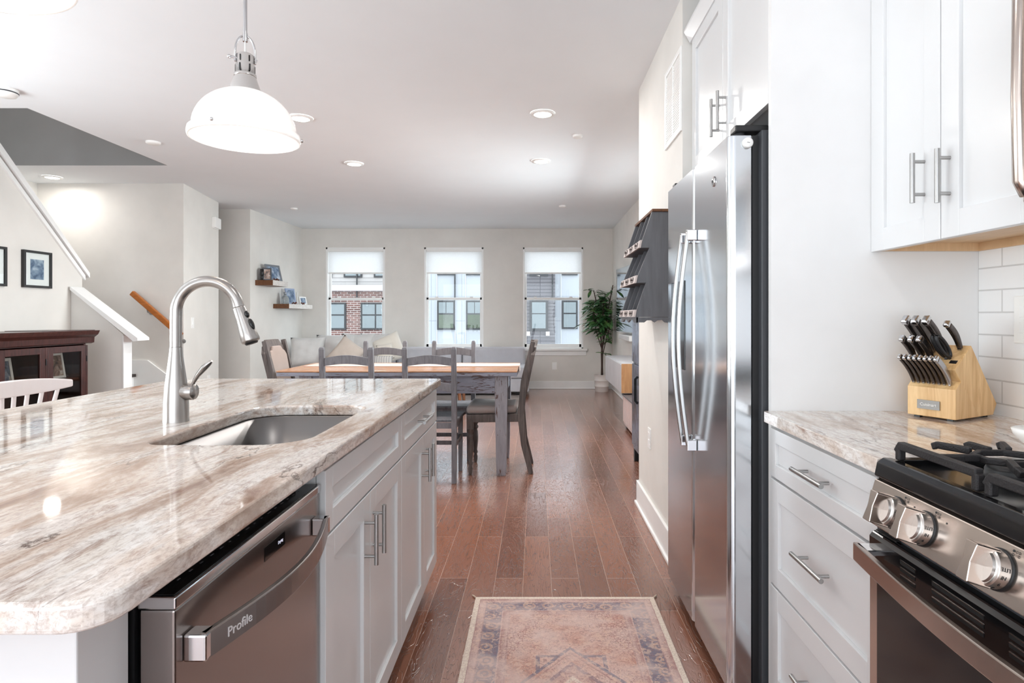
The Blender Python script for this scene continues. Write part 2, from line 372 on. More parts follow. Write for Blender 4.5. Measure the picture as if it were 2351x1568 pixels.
def origin_of(o):
    p = Vector((0, 0, 0))
    while o: p += o.location; o = o.parent
    return p
def obj(name, mb, mats, parent=None, bevel=0, seg=2, subsurf=0, weld=False):
    if not isinstance(mats, (list, tuple)): mats = [mats]
    if parent: off = origin_of(parent)
    else:
        lo = [min(v[i] for v in mb.v) for i in range(3)]; hi = [max(v[i] for v in mb.v) for i in range(3)]
        off = Vector(((lo[0]+hi[0])/2, (lo[1]+hi[1])/2, lo[2]))
    me = bpy.data.meshes.new(name); me.from_pydata([v-off for v in mb.v], [], mb.f)
    for m in mats: me.materials.append(m)
    for p, mi, sm in zip(me.polygons, mb.m, mb.sm): p.material_index = mi; p.use_smooth = sm
    if weld:
        bm = bmesh.new(); bm.from_mesh(me); bmesh.ops.remove_doubles(bm, verts=bm.verts, dist=1e-5); bm.to_mesh(me); bm.free()
    me.update()
    o = bpy.data.objects.new(name, me); COL.objects.link(o)
    if parent: o.parent = parent
    else: o.location = off
    if bevel:
        b = o.modifiers.new('bevel', 'BEVEL'); b.width = bevel; b.segments = seg; b.limit_method = 'ANGLE'; b.angle_limit = math.radians(40); b.harden_normals = False
    if subsurf:
        b = o.modifiers.new('sub', 'SUBSURF'); b.levels = subsurf; b.render_levels = subsurf
    return o
def tag(o, label=None, cat=None, group=None, kind=None):
    if label: o['label'] = label
    if cat: o['category'] = cat
    if group: o['group'] = group
    if kind: o['kind'] = kind
    return o
def thing(name, label, cat, loc=(0, 0, 0), group=None, rz=0):
    o = bpy.data.objects.new(name, None); COL.objects.link(o); o.location = loc; o.rotation_euler = (0, 0, rz); o.empty_display_size = .1
    return tag(o, label, cat, group)
def struct(name, mb, mats, parent=None, **kw):
    o = obj(name, mb, mats, parent, **kw)
    if not parent: o['kind'] = 'structure'
    return o
def solo(name, mb, mats, label, cat, group=None, **kw): return tag(obj(name, mb, mats, **kw), label, cat, group)
def dup(root, loc, rz, label, group=None):
    r = root.copy(); COL.objects.link(r); r.location = loc; r.rotation_euler = (0, 0, rz); r['label'] = label
    if group: r['group'] = group
    for ch in list(root.children):
        c = ch.copy(); COL.objects.link(c); c.parent = r
        for g in ch.children:
            d = g.copy(); COL.objects.link(d); d.parent = c
    return r
def at(x, y, D): return Vector(((x-VX)*D/F, D, H-(y-VY)*D/F))
def B(*a): return MB().box(*a)

HC = 2.623     # ceiling height
# ---------------------------------------------------------------- room shell
struct('floor', B(-6.6, 2.4, -3.0, 10.2, -.12, 0), FLOOR).location
bpy.data.objects['floor'].data.transform(Matrix.Translation((0, 0, 0)))
c = MB()
c.box(-3.5, 2.4, -3.0, 10.2, HC, HC+.12); c.box(-6.6, -3.5, -3.0, 4.2, HC, HC+.12); c.box(-6.6, -3.5, 5.8, 10.2, HC, HC+.12)
struct('ceiling', c, CEIL)
SHAFT = paint('shaded_shaft_wall', (142, 142, 142), .8)  # mid grey puts the shaft's dim light into the wall colour
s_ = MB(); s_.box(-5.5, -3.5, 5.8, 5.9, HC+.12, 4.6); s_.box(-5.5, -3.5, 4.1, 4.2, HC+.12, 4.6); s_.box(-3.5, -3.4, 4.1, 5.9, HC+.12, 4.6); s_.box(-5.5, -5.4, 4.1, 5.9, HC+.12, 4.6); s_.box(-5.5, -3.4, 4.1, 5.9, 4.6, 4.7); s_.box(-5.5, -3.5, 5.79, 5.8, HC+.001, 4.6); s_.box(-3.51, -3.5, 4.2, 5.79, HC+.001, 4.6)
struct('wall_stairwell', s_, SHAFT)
area('added_shaft_lamp', (-4.5, 5.0, 4.5), (0, 0, 0), .8, .8, 16, (1, .97, .94))  # added lamp above the stair opening, lightens the grey shaft

# back wall with three window openings
YB = 9.976
KB = YB/F
WINX = [((748-VX)*KB, (884-VX)*KB), ((974-VX)*KB, (1110-VX)*KB), ((1200.5-VX)*KB, (1339-VX)*KB)]
ZS, ZT = H-(800-VY)*KB, H+(VY-568)*KB
w = MB(); xs = [-4.6]
for a, b in WINX: xs += [a, b]
xs += [2.4]
for i in range(0, 8, 2): w.box(xs[i], xs[i+1], YB, YB+.18, 0, HC)
for a, b in WINX: w.box(a, b, YB, YB+.18, 0, ZS); w.box(a, b, YB, YB+.18, ZT, HC)
struct('wall_back', w, WALL)
struct('wall_right', B(1.30, 1.42, -3.0, 1.78, 0, HC), WALLK)
struct('wall_pantry', B(.687, 1.42, 1.78, 1.80, 0, HC), WALLK)
struct('wall_alcove', B(1.38, 1.5, 1.80, 2.72, 0, HC), WALL)
struct('wall_hall', B(.655, 1.5, 2.72, 3.87, 0, HC), WALL)
struct('wall_living', B(1.26, 1.4, 3.87, 5.15, 0, HC).box(1.26, 1.4, 6.85, YB, 0, HC).box(1.26, 1.4, 5.15, 6.85, 0, 1.2).box(1.26, 1.4, 5.15, 6.85, 2.1, HC), WALL)
def added_side_window(name, X, s, y0, y1, z0, z1, nm):
    m = MB(); a, b = X, X-s*.1
    m.box(a, b, y0, y0+.05, z0, z1); m.box(a, b, y1-.05, y1, z0, z1); m.box(a, b, y0, y1, z1-.05, z1); m.box(a, b, y0, y1, z0, z0+.05)
    for k in range(1, nm): yy = y0+(y1-y0)*k/nm; m.box(a, b, yy-.03, yy+.03, z0, z1)
    m.box(a, b, y0, y1, (z0+z1)/2-.02, (z0+z1)/2+.02)
    w = struct(name, m, TRIM); obj('pane', B(X-s*.05, X-s*.054, y0, y1, z0, z1), PANE, w)
added_side_window('window_4', 1.30, -1, 5.15, 6.85, 1.2, 2.1, 2)  # unseen window added to let lamp light into the living area
added_side_window('window_5', -4.31, 1, -.5, 3.2, .95, 2.32, 4)  # unseen window added to let lamp light into the kitchen
struct('wall_kitchen', B(-4.39, -4.27, -3.0, -.5, 0, HC).box(-4.39, -4.27, 3.2, 4.1, 0, HC).box(-4.39, -4.27, -.5, 3.2, 0, .95).box(-4.39, -4.27, -.5, 3.2, 2.32, HC), WALL)
struct('wall_left', MB().prism([(-3.82, 8.155), (-3.82, YB), (-3.98, YB), (-3.98, 8.3), (-5.2, 8.3), (-5.2, 8.155)], 0, HC), WALL)
struct('wall_corner', MB().prism([(-3.80, 6.58), (-4.0, 7.69), (-4.14, 7.69), (-3.95, 6.70), (-5.5, 6.70), (-5.5, 6.58)], 0, HC), WALL)
struct('wall_passage', B(-5.3, -5.2, 6.7, 8.3, 0, HC), WALL)
struct('wall_landing', B(-5.5, -5.38, 2.5, 6.58, 0, HC+.1), WALL)
# stair side wall with a sloping top (faces +X)
XW = -4.27
struct('wall_stair', MB().prism([(4.1, 0), (5.74, 0), (5.74, 1.60), (4.68, HC), (4.1, HC)], XW-.12, XW, 'x'), WALL)
cp = MB(); dz = .956
cp.prism([(4.66, 2.66), (5.80, 1.555), (5.80, 1.60), (4.68, 2.71)], XW-.15, XW+.03, 'x')
cp.prism([(4.68, 2.61), (5.76, 1.575), (5.76, 1.53), (4.68, 2.565)], XW, XW+.018, 'x')
struct('trim_1', cp, TRIM)
# knee wall facing the room, stair climbs to the left behind it
k1, k2 = at(163, 663, 5.6), at(283, 768, 5.6)
struct('wall_knee', MB().prism([(k1.x, 0), (k1.x, k1.z), (k2.x, k2.z), (k2.x, 0)], 5.6, 5.70, 'y'), WALL)
k3, k4 = at(163, 658, 5.58), at(318, 776, 5.58)
struct('trim_2', MB().prism([(k3.x, k3.z), (k3.x, k3.z-.03), (k4.x-.04, k4.z-.03), (k4.x, k4.z-.025), (k4.x, k4.z)], 5.565, 5.735, 'y'), TRIM)
struct('trim_3', B(k2.x, k2.x+.008, 5.592, 5.708, 0, k2.z-.01), TRIM)
st = MB()
for n in range(1, 7):
    st.cur = 0; st.box(-5.38, -3.925-.2*(n-1), 5.745, 6.58, .19*(n-1), .19*n-.03)
    st.cur = 1; st.box(-5.38, -3.90-.2*(n-1), 5.745, 6.58, .19*n-.03, .19*n)
TREAD = paint('dark_stair_tread', (52, 44, 42), .35)
struct('stairs', st, [TRIM, TREAD])
skr = MB().prism([(at(300, 827, 6.56).x, at(300, 827, 6.56).z), (at(338, 827, 6.56).x, at(338, 827, 6.56).z), (-3.52, .22), (-3.52, 0), (-4.4, 0)], 6.56, 6.58, 'y')
struct('trim_4', skr, TRIM)
# rear wall with an unseen opening added for the rear lamp
r = MB(); r.box(-4.27, -3.5, -3.0, -2.9, 0, HC); r.box(1.1, 1.3, -3.0, -2.9, 0, HC); r.box(-3.5, 1.1, -3.0, -2.9, 2.4, HC)
struct('wall_rear', r, WALL)
# baseboards
BBH = .128
def bb(name, *bxs):
    m = MB()
    for b in bxs: m.box(*b)
    struct(name, m, TRIM, bevel=.004)
bb('baseboard_back', (-3.82, 1.26, YB-.016, YB, 0, BBH), (-3.82, 1.26, YB-.026, YB, 0, .02))
bb('baseboard_hall', (.639, .655, 2.72, 3.886, 0, .15), (.639, 1.26, 3.87, 3.886, 0, .15), (.629, .655, 2.72, 3.896, 0, .02))
bb('baseboard_living', (1.244, 1.26, 3.886, YB-.016, 0, BBH), (1.234, 1.26, 3.9, YB-.026, 0, .02))
bb('baseboard_left', (-3.82, -3.804, 8.155, YB-.016, 0, BBH), (-5.2, -3.804, 8.139, 8.155, 0, BBH))

# windows
for i, (a, b) in enumerate(WINX):
    fr = MB()
    t = .028; y0, y1 = YB-.012, YB+.12
    fr.box(a, a+t, y0+.012, y1, ZS, ZT); fr.box(b-t, b, y0+.012, y1, ZS, ZT); fr.box(a, b, y0+.012, y1, ZT-.03, ZT); fr.box(a, b, y0+.012, y1, ZS, ZS+.02)
    win = struct('window_%d' % (i+1), fr, TRIM, bevel=.002)
    mr = 1.475
    for nm, z0, z1, yy in (('upper_sash', mr-.02, ZT-.03, YB+.085), ('lower_sash', ZS+.02, mr+.022, YB+.055)):
        sh = MB(); q = .034; x0, x1 = a+t, b-t
        sh.box(x0, x0+q, yy, yy+.03, z0, z1); sh.box(x1-q, x1, yy, yy+.03, z0, z1); sh.box(x0, x1, yy, yy+.03, z1-q, z1); sh.box(x0, x1, yy, yy+.03, z0, z0+(.05 if nm[0] == 'l' else q))
        so = obj(nm, sh, TRIM, win, bevel=.002)
        obj('pane', B(x0+q, x1-q, yy+.012, yy+.016, z0+q, z1-q), PANE, so)
    lk = MB()
    for xx in (a+.2, b-.2): lk.box(xx-.025, xx+.025, YB+.04, YB+.06, mr+.022, mr+.036)
    obj('sash_lock', lk, WHITE, win)
sl = MB(); sl.box(WINX[0][0]-.07, WINX[0][1]+.07, YB-.06, YB+.06, ZS-.035, ZS); sl.box(WINX[1][0]-.07, WINX[1][1]+.07, YB-.06, YB+.06, ZS-.035, ZS); sl.box(WINX[2][0]-.07, WINX[2][1]+.07, YB-.06, YB+.06, ZS-.035, ZS)
for a, b in WINX: sl.box(a-.05, b+.05, YB-.018, YB, ZS-.115, ZS-.035)
struct('trim_5', sl, TRIM, bevel=.004)
sides = ('left', 'middle', 'right')
for i, (a, b) in enumerate(WINX):
    t = thing('roller_shade', 'half lowered white roller shade in the %s of the three windows' % sides[i], 'window shade', ((a+b)/2, YB+.035, 1.9), 'roller shades in the back windows')
    obj('fabric', B(a+.035, b-.035, YB+.033, YB+.035, 1.905, ZT-.06), SHADE, t)
    obj('bottom_rail', B(a+.033, b-.033, YB+.027, YB+.041, 1.885, 1.91), WHITE, t, bevel=.003)
    obj('roller', MB().tube([(a+.03, YB+.04, ZT-.05), (b-.03, YB+.04, ZT-.05)], .022, 16), WHITE, t)
    obj('head_rail', B(a+.028, b-.028, YB+.005, YB+.07, ZT-.04, ZT-.03), WHITE, t)

# ---------------------------------------------------------------- townhouses across the street
YO = 25.0
def ox(x): return (x-VX)*YO/F
def oz(y): return H-(y-VY)*YO/F
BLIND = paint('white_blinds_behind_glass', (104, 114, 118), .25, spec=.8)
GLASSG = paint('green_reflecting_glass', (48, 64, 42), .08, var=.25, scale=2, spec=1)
def owin(par, x0, x1, y0, y1, split=None, glass=BLIND, lower=None, fr=.07):
    X0, X1, Z0, Z1 = ox(x0), ox(x1), oz(y1), oz(y0)
    f = MB(); f.box(X0, X1, YO-.06, YO, Z0, Z1)
    fo = obj('window', f, GUNK, par)
    mid = (Z0+Z1)/2+.05
    g = MB(); xm = [X0+fr] + ([ox(split)-.03, ox(split)+.03] if split else []) + [X1-fr]
    for k in range(0, len(xm), 2):
        g.box(xm[k], xm[k+1], YO-.065, YO-.055, mid+.03, Z1-fr); g.box(xm[k], xm[k+1], YO-.065, YO-.055, Z0+fr, mid-.03)
    if not lower: obj('pane', g, glass, fo)
    else:
        g1 = MB(); g1.box(X0+fr, X1-fr, YO-.065, YO-.055, mid+.03, Z1-fr); obj('pane', g1, glass, fo)
        g2 = MB(); g2.box(X0+fr, X1-fr, YO-.065, YO-.055, Z0+fr, mid-.03); obj('pane', g2, lower, fo)
        g3 = MB(); g3.box((X0+X1)/2-.012, (X0+X1)/2+.012, YO-.07, YO-.06, mid+.03, Z1-fr); obj('muntin', g3, GUNK, fo)
OW = paint('white_cornice_paint', (190, 192, 196), .6)
# brick house
bt = thing('townhouse', 'brick townhouse with white cornice seen through the left window', 'building', (ox(820), YO, -3), 'townhouses across the street')
obj('brick_wall', B(ox(560), ox(905), YO, YO+4, -3, oz(668)), BRICK, bt)
obj('cornice', B(ox(560), ox(904.9), YO-.25, YO+4, oz(668), oz(655)), OW, bt)
obj('siding_wall', B(ox(560), ox(905), YO, YO+4, oz(655), 6), SIDINGL, bt)
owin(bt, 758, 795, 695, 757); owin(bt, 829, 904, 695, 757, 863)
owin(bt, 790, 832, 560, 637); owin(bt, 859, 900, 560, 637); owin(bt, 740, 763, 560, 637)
obj('downspout', MB().tube([(ox(821), YO-.1, oz(686)), (ox(821), YO-.1, 5)], .03, 8), GUNK, bt)
# white panel house
wt = thing('townhouse', 'white panelled townhouse with narrow dark windows seen through the middle window', 'building', (ox(1060), YO, -3), 'townhouses across the street')
obj('panel_wall', B(ox(905), ox(1190), YO+.02, YO+4, -3, 6), PANELW, wt)
owin(wt, 1004, 1045, 690, 757, lower=GLASSG); owin(wt, 1070, 1110, 690, 757, lower=GLASSG)
owin(wt, 1004, 1045, 570, 632); owin(wt, 1070, 1110, 570, 632)
obj('downspout', MB().tube([(ox(1045), YO-.1, oz(690)), (ox(1045), YO-.1, 5)], .03, 8), GUNK, wt)
pj = MB()
for xx in (1003, 1045, 1069, 1110): pj.box(ox(xx)-.012, ox(xx)+.012, YO-.005, YO+.02, -3, 6)
obj('panel_joint', pj, OW, wt)
# grey siding house
gt = thing('townhouse', 'grey lap sided townhouse bay seen through the right window', 'building', (ox(1240), YO, -.1), 'townhouses across the street')
obj('siding_wall', B(ox(1190), ox(1274), YO-.3, YO+3, oz(789), 6), SIDING, gt)
obj('bay_base', B(ox(1190), ox(1265), YO-.1, YO+3, -3, oz(789)), GUNK, gt)
for (x0, x1, y0, y1) in ((1216, 1258, 690, 759), (1216, 1258, 560, 635)):
    f = MB(); f.box(ox(x0), ox(x1), YO-.4, YO-.3, oz(y1), oz(y0)); fo = obj('window', f, GUNK, gt)
    z0, z1 = oz(y1), oz(y0); m = z0+(z1-z0)*.56
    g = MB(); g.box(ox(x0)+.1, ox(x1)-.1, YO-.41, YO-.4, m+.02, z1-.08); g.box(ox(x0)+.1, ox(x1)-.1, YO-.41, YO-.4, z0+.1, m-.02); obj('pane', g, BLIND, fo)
for xx in (1213, 1257):
    l = MB(); l.box(ox(xx)-.07, ox(xx)+.07, YO-.45, YO-.3, oz(770), oz(761)); obj('wall_light', l, WHITE, gt)
obj('downspout', MB().tube([(ox(1268), YO-.38, oz(686)), (ox(1268), YO-.38, 5)], .03, 8), GUNK, gt)
# second white house
wt2 = thing('townhouse', 'white panelled townhouse beside the grey sided bay in the right window', 'building', (ox(1330), YO, -3), 'townhouses across the street')
obj('panel_wall', B(ox(1274), ox(1500), YO+.02, YO+4, -3, 6), PANELW, wt2)
owin(wt2, 1290, 1326, 690, 755); owin(wt2, 1290, 1326, 560, 632)
pj = MB()
for xx in (1288, 1333): pj.box(ox(xx)-.012, ox(xx)+.012, YO-.005, YO+.02, -3, 6)
obj('panel_joint', pj, OW, wt2)
struct('ground', B(-16, 10, 10.3, 29, -3.2, -3.0), paint('pale_bounce_ground', (200, 200, 200), .9))  # unseen street ground, made pale to bounce daylight indoors

# ---------------------------------------------------------------- ceiling fittings
def can(x, y, label, power=18, grp='recessed ceiling lights'):
    t = thing('recessed_light', label, 'ceiling light', (x, y, HC-.02), grp)
    obj('trim_ring', MB().lathe([(.062, HC-.012), (.085, HC-.010), (.088, HC-.001)], seg=32, caps=False).xf(lambda v: (v.x+x, v.y+y, v.z)), WHITE, t)
    obj('lens', MB().lathe([(.0001, HC-.008), (.066, HC-.008), (.07, HC)], seg=32, caps=False).xf(lambda v: (v.x+x, v.y+y, v.z)), LAMP, t)
    l = area('recessed_light_glow', (x, y, HC-.03), (0, 0, 0), .12, .12, power, (1, .965, .92), 'DISK')
    l.parent = t; l.location = (0, 0, -.012)
CW = 1.433*F
for i_, (kx, ky) in enumerate(((.1, 1.2), (.1, -.9), (-2.2, 1.3), (-2.2, -.9))):
    can(kx, ky, 'added unseen recessed kitchen ceiling light over the %s' % ('aisle between island and drawer cabinet', 'aisle behind the camera', 'stool side of the island', 'open floor behind the camera')[i_], 3.5, 'added kitchen ceiling lights')  # out-of-view lamps added to brighten the kitchen
for px, py, lab in ((690, 270, 'lit recessed ceiling light just right of the glass pendant'), (1246, 260, 'lit recessed ceiling light above the aisle, nearest of the right pair'),
                    (813, 375, 'lit recessed ceiling light of the left row, nearer the windows'), (1242, 369, 'lit recessed ceiling light above the aisle, farther of the right pair'),
                    (120, 406, 'lit recessed ceiling light over the stairs')):
    D = CW/(VY-py); can((px-VX)*D/F, D, lab, 4.5 if px == 120 else 18)
def cap_disc(px, py, label, r=.05, h=.02):
    D = CW/(VY-py); x = (px-VX)*D/F
    solo('sprinkler_cap', MB().lathe([(.0001, HC-h), (r*.8, HC-h), (r, HC-h*.6), (r, HC)], c=(0, 0, 0), seg=24, caps=False).xf(lambda v: (v.x+x, v.y+D, v.z)), WHITE, label, 'sprinkler cover', 'round white ceiling caps')
cap_disc(352, 326, 'white round ceiling cap left of the hanging glass pendant', .055)
cap_disc(1326, 311, 'small white round ceiling cap nearest the right wall', .04)
cap_disc(675, 478, 'small white round ceiling cap above the corner shelves', .045)
cap_disc(1291, 472, 'small white round ceiling cap in front of the right window', .045)
D = CW/(VY-205); x = (12-VX)*D/F
t = thing('smoke_detector', 'round white smoke detector on the ceiling at far left', 'smoke detector', (x, D, HC-.045))
obj('body', MB().lathe([(.0001, HC-.045), (.055, HC-.045), (.066, HC-.03), (.068, HC)], seg=32, caps=False).xf(lambda v: (v.x+x, v.y+D, v.z)), WHITE, t)
obj('vent_ring', MB().lathe([(.0665, HC-.026), (.069, HC-.024), (.069, HC-.02), (.0665, HC-.018)], seg=32, caps=False).xf(lambda v: (v.x+x, v.y+D, v.z)), DARKG, t)

def pendant(cx, cy, zr, label):
    t = thing('pendant_lamp', label, 'pendant lamp', (cx, cy, zr), 'milk glass pendants over the island')
    L = lambda m: m.xf(lambda v: (v.x+cx, v.y+cy, v.z+zr))
    R = .165
    prof = [(.034, .155)]
    for i in range(1, 13):
        a = math.radians(78-i*78/12*1.0); prof.append((.155*math.cos(a), .028+.135*math.sin(a)))
    prof += [(.157, .026), (.166, .022), (.168, .010), (.166, .0), (.160, -.001)]
    inner = [(r-.004, z-.003) for r, z in prof[:-2]][::-1]
    obj('shade', L(MB().lathe(prof+inner, seg=64, caps=False)), MILK, t)
    kn = MB()
    for a in (2.6, .35, 4.6): kn.sphere((.170*math.cos(a), .170*math.sin(a), .014), .006)
    obj('rim_screw', L(kn), CHROME, t)
    obj('cone', L(MB().lathe([(.052, .146), (.046, .165), (.034, .20), (.030, .207)], seg=32)), LAMPN, t)
    sk = MB(); sk.lathe([(.0335, .205), (.0335, .212), (.029, .214), (.029, .243), (.0265, .246), (.0265, .273), (.020, .278), (.006, .280)], seg=32)
    obj('socket', L(sk), LAMPN, t)
    sl_ = MB()
    for k in range(6):
        a = k*PI/3+.4; M = Matrix.Rotation(a, 4, 'Z')
        sl_.box(.0285, .0298, -.0022, .0022, .219, .240, M); sl_.box(.026, .0273, -.002, .002, .250, .268, M)
    obj('vent_slot', L(sl_), BLACKM, t)
    br = MB(); pts = []
    for i in range(17):
        a = PI*i/16; pts.append((.029*math.cos(a), 0, .285+.052*math.sin(a)))
    pts = [(.029, 0, .25)]+pts+[(-.029, 0, .25)]
    br.tube([Matrix.Rotation(.5, 4, 'Z') @ Vector(p) for p in pts], .0034, 10)
    br.tube([Matrix.Rotation(.5, 4, 'Z') @ Vector(p) for p in ((-.045, 0, .262), (.036, 0, .262))], .004, 10)
    br.sphere(Matrix.Rotation(.5, 4, 'Z') @ Vector((-.046, 0, .262)), .0065)
    obj('yoke', L(br), CHROME, t)
    obj('rod', L(MB().tube([(0, 0, .325), (0, 0, HC-zr-.02)], .006, 14).lathe([(.0075, .318), (.0075, .345)], seg=14)), CHROME, t)
    obj('cord', L(MB().tube([(0, 0, .28), (0, 0, .33)], .003, 8)), WHITE, t)
    obj('canopy', L(MB().lathe([(.0001, HC-zr-.025), (.06, HC-zr-.02), (.062, HC-zr)], seg=32, caps=False)), STEEL_F, t)
    obj('bulb', L(MB().sphere((0, 0, .08), .03, sz=1.2)), BULB, t)
    l = bpy.data.lights.new('pendant_glow', 'POINT'); l.energy = .8; l.color = (1, .87, .74); l.shadow_soft_size = .035
    lo = bpy.data.objects.new('pendant_glow', l); COL.objects.link(lo); lo.parent = t; lo.location = (0, 0, .03)
ZR = 1.758
D1 = .568*F/(VY-322)
pendant((563-VX)*D1/F, D1, ZR, 'milk glass dome pendant lamp hanging over the sink side of the island')
pendant(-.945, .985, ZR, 'milk glass dome pendant lamp cut off at the top left corner')

# ---------------------------------------------------------------- island
ZC = .914
def slab(outer, inner, z0, z1):
    bm = bmesh.new(); loops = []
    for poly in ([outer]+([inner] if inner else [])):
        vs = [bm.verts.new((x, y, z1)) for x, y in poly]
        loops.append([bm.edges.new((vs[i], vs[(i+1) % len(vs)])) for i in range(len(vs))])
    r = bmesh.ops.triangle_fill(bm, use_beauty=True, edges=[e for l in loops for e in l])
    bmesh.ops.dissolve_limit(bm, angle_limit=.01, verts=bm.verts, edges=[e for e in bm.edges if len(e.link_faces) == 2])
    faces = list(bm.faces); ex = bmesh.ops.extrude_face_region(bm, geom=faces)
    for v in [g for g in ex['geom'] if isinstance(g, bmesh.types.BMVert)]: v.co.z = z0
    bmesh.ops.recalc_face_normals(bm, faces=bm.faces)
    m = MB(); bm.verts.index_update(); m.add([v.co.copy() for v in bm.verts], [[v.index for v in f.verts] for f in bm.faces]); bm.free(); return m
def rrect(x0, x1, y0, y1, rs, n=8):
    """rs radii in order (x0y0),(x1y0),(x1y1),(x0y1)"""
    pts = []
    for (cx, cy, r, a0) in ((x0, y0, rs[0], PI), (x1, y0, rs[1], 1.5*PI), (x1, y1, rs[2], 0), (x0, y1, rs[3], .5*PI)):
        ox_ = cx+(r if cx == x0 else -r); oy_ = cy+(r if cy == y0 else -r)
        for k in range(n+1): pts.append((ox_+r*math.cos(a0+k*PI/2/n), oy_+r*math.sin(a0+k*PI/2/n)))
    return pts
island = slab(rrect(-1.585, -.419, .583, 2.705, (.03, .045, .012, .17)), rrect(-.852, -.512, 1.312, 1.882, (.05, .10, .07, .10), 10), ZC-.031, ZC)
solo('island_countertop', island, GRANITE, 'large veined granite slab topping the kitchen island around the sink', 'countertop', bevel=.006, seg=3)
# sink
t = thing('sink', 'undermount stainless steel sink set in the island countertop', 'sink', (-.68, 1.6, .70))
bw = MB(); lo_, hi_ = rrect(-.842, -.522, 1.322, 1.872, (.05, .09, .06, .09), 8), rrect(-.862, -.502, 1.302, 1.892, (.05, .10, .07, .10), 8)
n = len(lo_); rings = [[(x, y, ZC-.0315) for x, y in hi_], [(x, y, ZC-.0315) for x, y in lo_]]
for z, k in ((ZC-.20, 1), (ZC-.222, .96), (ZC-.23, .88)):
    rings.append([(-.682+(x+.682)*k, 1.597+(y-1.597)*k, z) for x, y in lo_])
vs = [p for r_ in rings for p in r_]
bw.add(vs, [(i*n+k, (i+1)*n+k, (i+1)*n+(k+1) % n, i*n+(k+1) % n) for i in range(len(rings)-1) for k in range(n)], smooth=True)
bw.add(rings[-1], [tuple(range(n))])
obj('basin', bw, STEEL_S, t, weld=True)
obj('drain', MB().lathe([(.0001, ZC-.236), (.03, ZC-.234), (.045, ZC-.228), (.055, ZC-.2285)], seg=24, caps=False).xf(lambda v: (v.x-.69, v.y+1.6, v.z)), CHROME, t)
# faucet
fx, fy = -.944, 1.60
t = thing('faucet', 'brushed nickel gooseneck pull-down faucet beside the sink', 'faucet', (fx, fy, ZC))
L = lambda m: m.xf(lambda v: (v.x+fx, v.y+fy, v.z+ZC))
obj('body', L(MB().lathe([(.031, 0), (.031, .004), (.0305, .01), (.0300, .05), (.0275, .09), (.0215, .135), (.0165, .175), (.0150, .192), (.0150, .195)], seg=40)), STEEL_F, t)
pts = [(0, 0, .1955), (0, 0, .23), (0, 0, .27)]
for i in range(1, 25):
    a = PI-i*(PI+0.0)/24*.94; pts.append((.083+.083*math.cos(a), 0, .285+.083*math.sin(a)))
obj('neck', L(MB().tube(pts, .0143, 24)), STEEL_F, t)
e = Vector(pts[-1]); d = (Vector(pts[-1])-Vector(pts[-2])).normalized(); d = (d+Vector((.10, 0, 0))).normalized()
z = -d; xax = Vector((0, 1, 0)).cross(z).normalized(); yax = z.cross(xax)
Mh = Matrix.Translation(e) @ Matrix((xax, yax, z)).transposed().to_4x4()
obj('spray_head', L(MB().lathe([(.0146, -.002), (.0150, -.004), (.017, -.035), (.0215, -.075), (.0235, -.092), (.022, -.097), (.018, -.099)], M=Mh, seg=32)), STEEL_F, t)
sb = MB()
for zz, ln in ((-.026, .006), (-.055, .016)):
    for s__ in (1,):
        Mb = Mh @ Matrix.Translation((0.0155 if zz > -.04 else .0192, -.004, zz)) @ Matrix.Diagonal((.5, .8, 1.25 if zz < -.04 else .8, 1))
        sb.lathe([(max(1e-5, .0105*math.sin(PI*i/8)), -.0125*math.cos(PI*i/8)) for i in range(9)], M=Mb, seg=14, caps=False)
# buttons sit on the outer (right) side of the head
obj('spray_button', L(sb.xf(lambda v: v)), BLACK, t)
obj('nozzle', L(MB().lathe([(.017, -.099), (.015, -.103), (.0001, -.103)], M=Mh, seg=24, caps=False)), BLACKM, t)
Mv = Matrix.Rotation(PI/2, 4, 'Y')
obj('valve', L(MB().lathe([(.020, .018), (.0215, .022), (.0215, .046), (.0195, .050), (.0001, .0505)], M=Matrix.Translation((0, 0, .078)) @ Mv, seg=28, caps=False)), STEEL_F, t)
obj('lever', L(MB().tube([(.040, 0, .085), (.048, -.002, .104), (.060, -.004, .122), (.078, -.006, .142), (.092, -.008, .154), (.099, -.009, .159)], [.005, .006, .0085, .0115, .009, .004], 14, flat=.7)), STEEL_F, t)

def shaker(X, y0, y1, z0, z1, s, rail=.057, th=.02, rec=.009):
    """shaker front with its face at X looking towards s (+1 / -1)"""
    m = MB(); b = X-s*th
    m.box(X, b, y0, y0+rail, z0, z1); m.box(X, b, y1-rail, y1, z0, z1)
    m.box(X, b, y0+rail, y1-rail, z1-rail, z1); m.box(X, b, y0+rail, y1-rail, z0, z0+rail)
    m.box(X-s*rec, b, y0+rail, y1-rail, z0+rail, z1-rail); return m
def barh(X, s, p0, p1, r=.006, off=.030):
    """bar pull; p0,p1 = (y,z) ends of the bar"""
    m = MB(); x = X+s*off; a = Vector((x, *p0)); b = Vector((x, *p1)); m.tube([a, b], r, 14)
    for k in (.17, .83):
        q = a.lerp(b, k); m.tube([(X-s*.0005, q.y, q.z), (x, q.y, q.z)], r*.75, 10)
    return m
XI = -.437
def door(par, X, s, y0, y1, z0, z1, h=None, name='door', rail=.057, label=None):
    d = obj(name, shaker(X, y0, y1, z0, z1, s, rail=rail), CAB, par, bevel=.0015)
    if h: obj('handle', barh(X, s, *h), STEEL_H, d)
    return d
G = .0018
IY = (1.267, 1.986, 2.69)
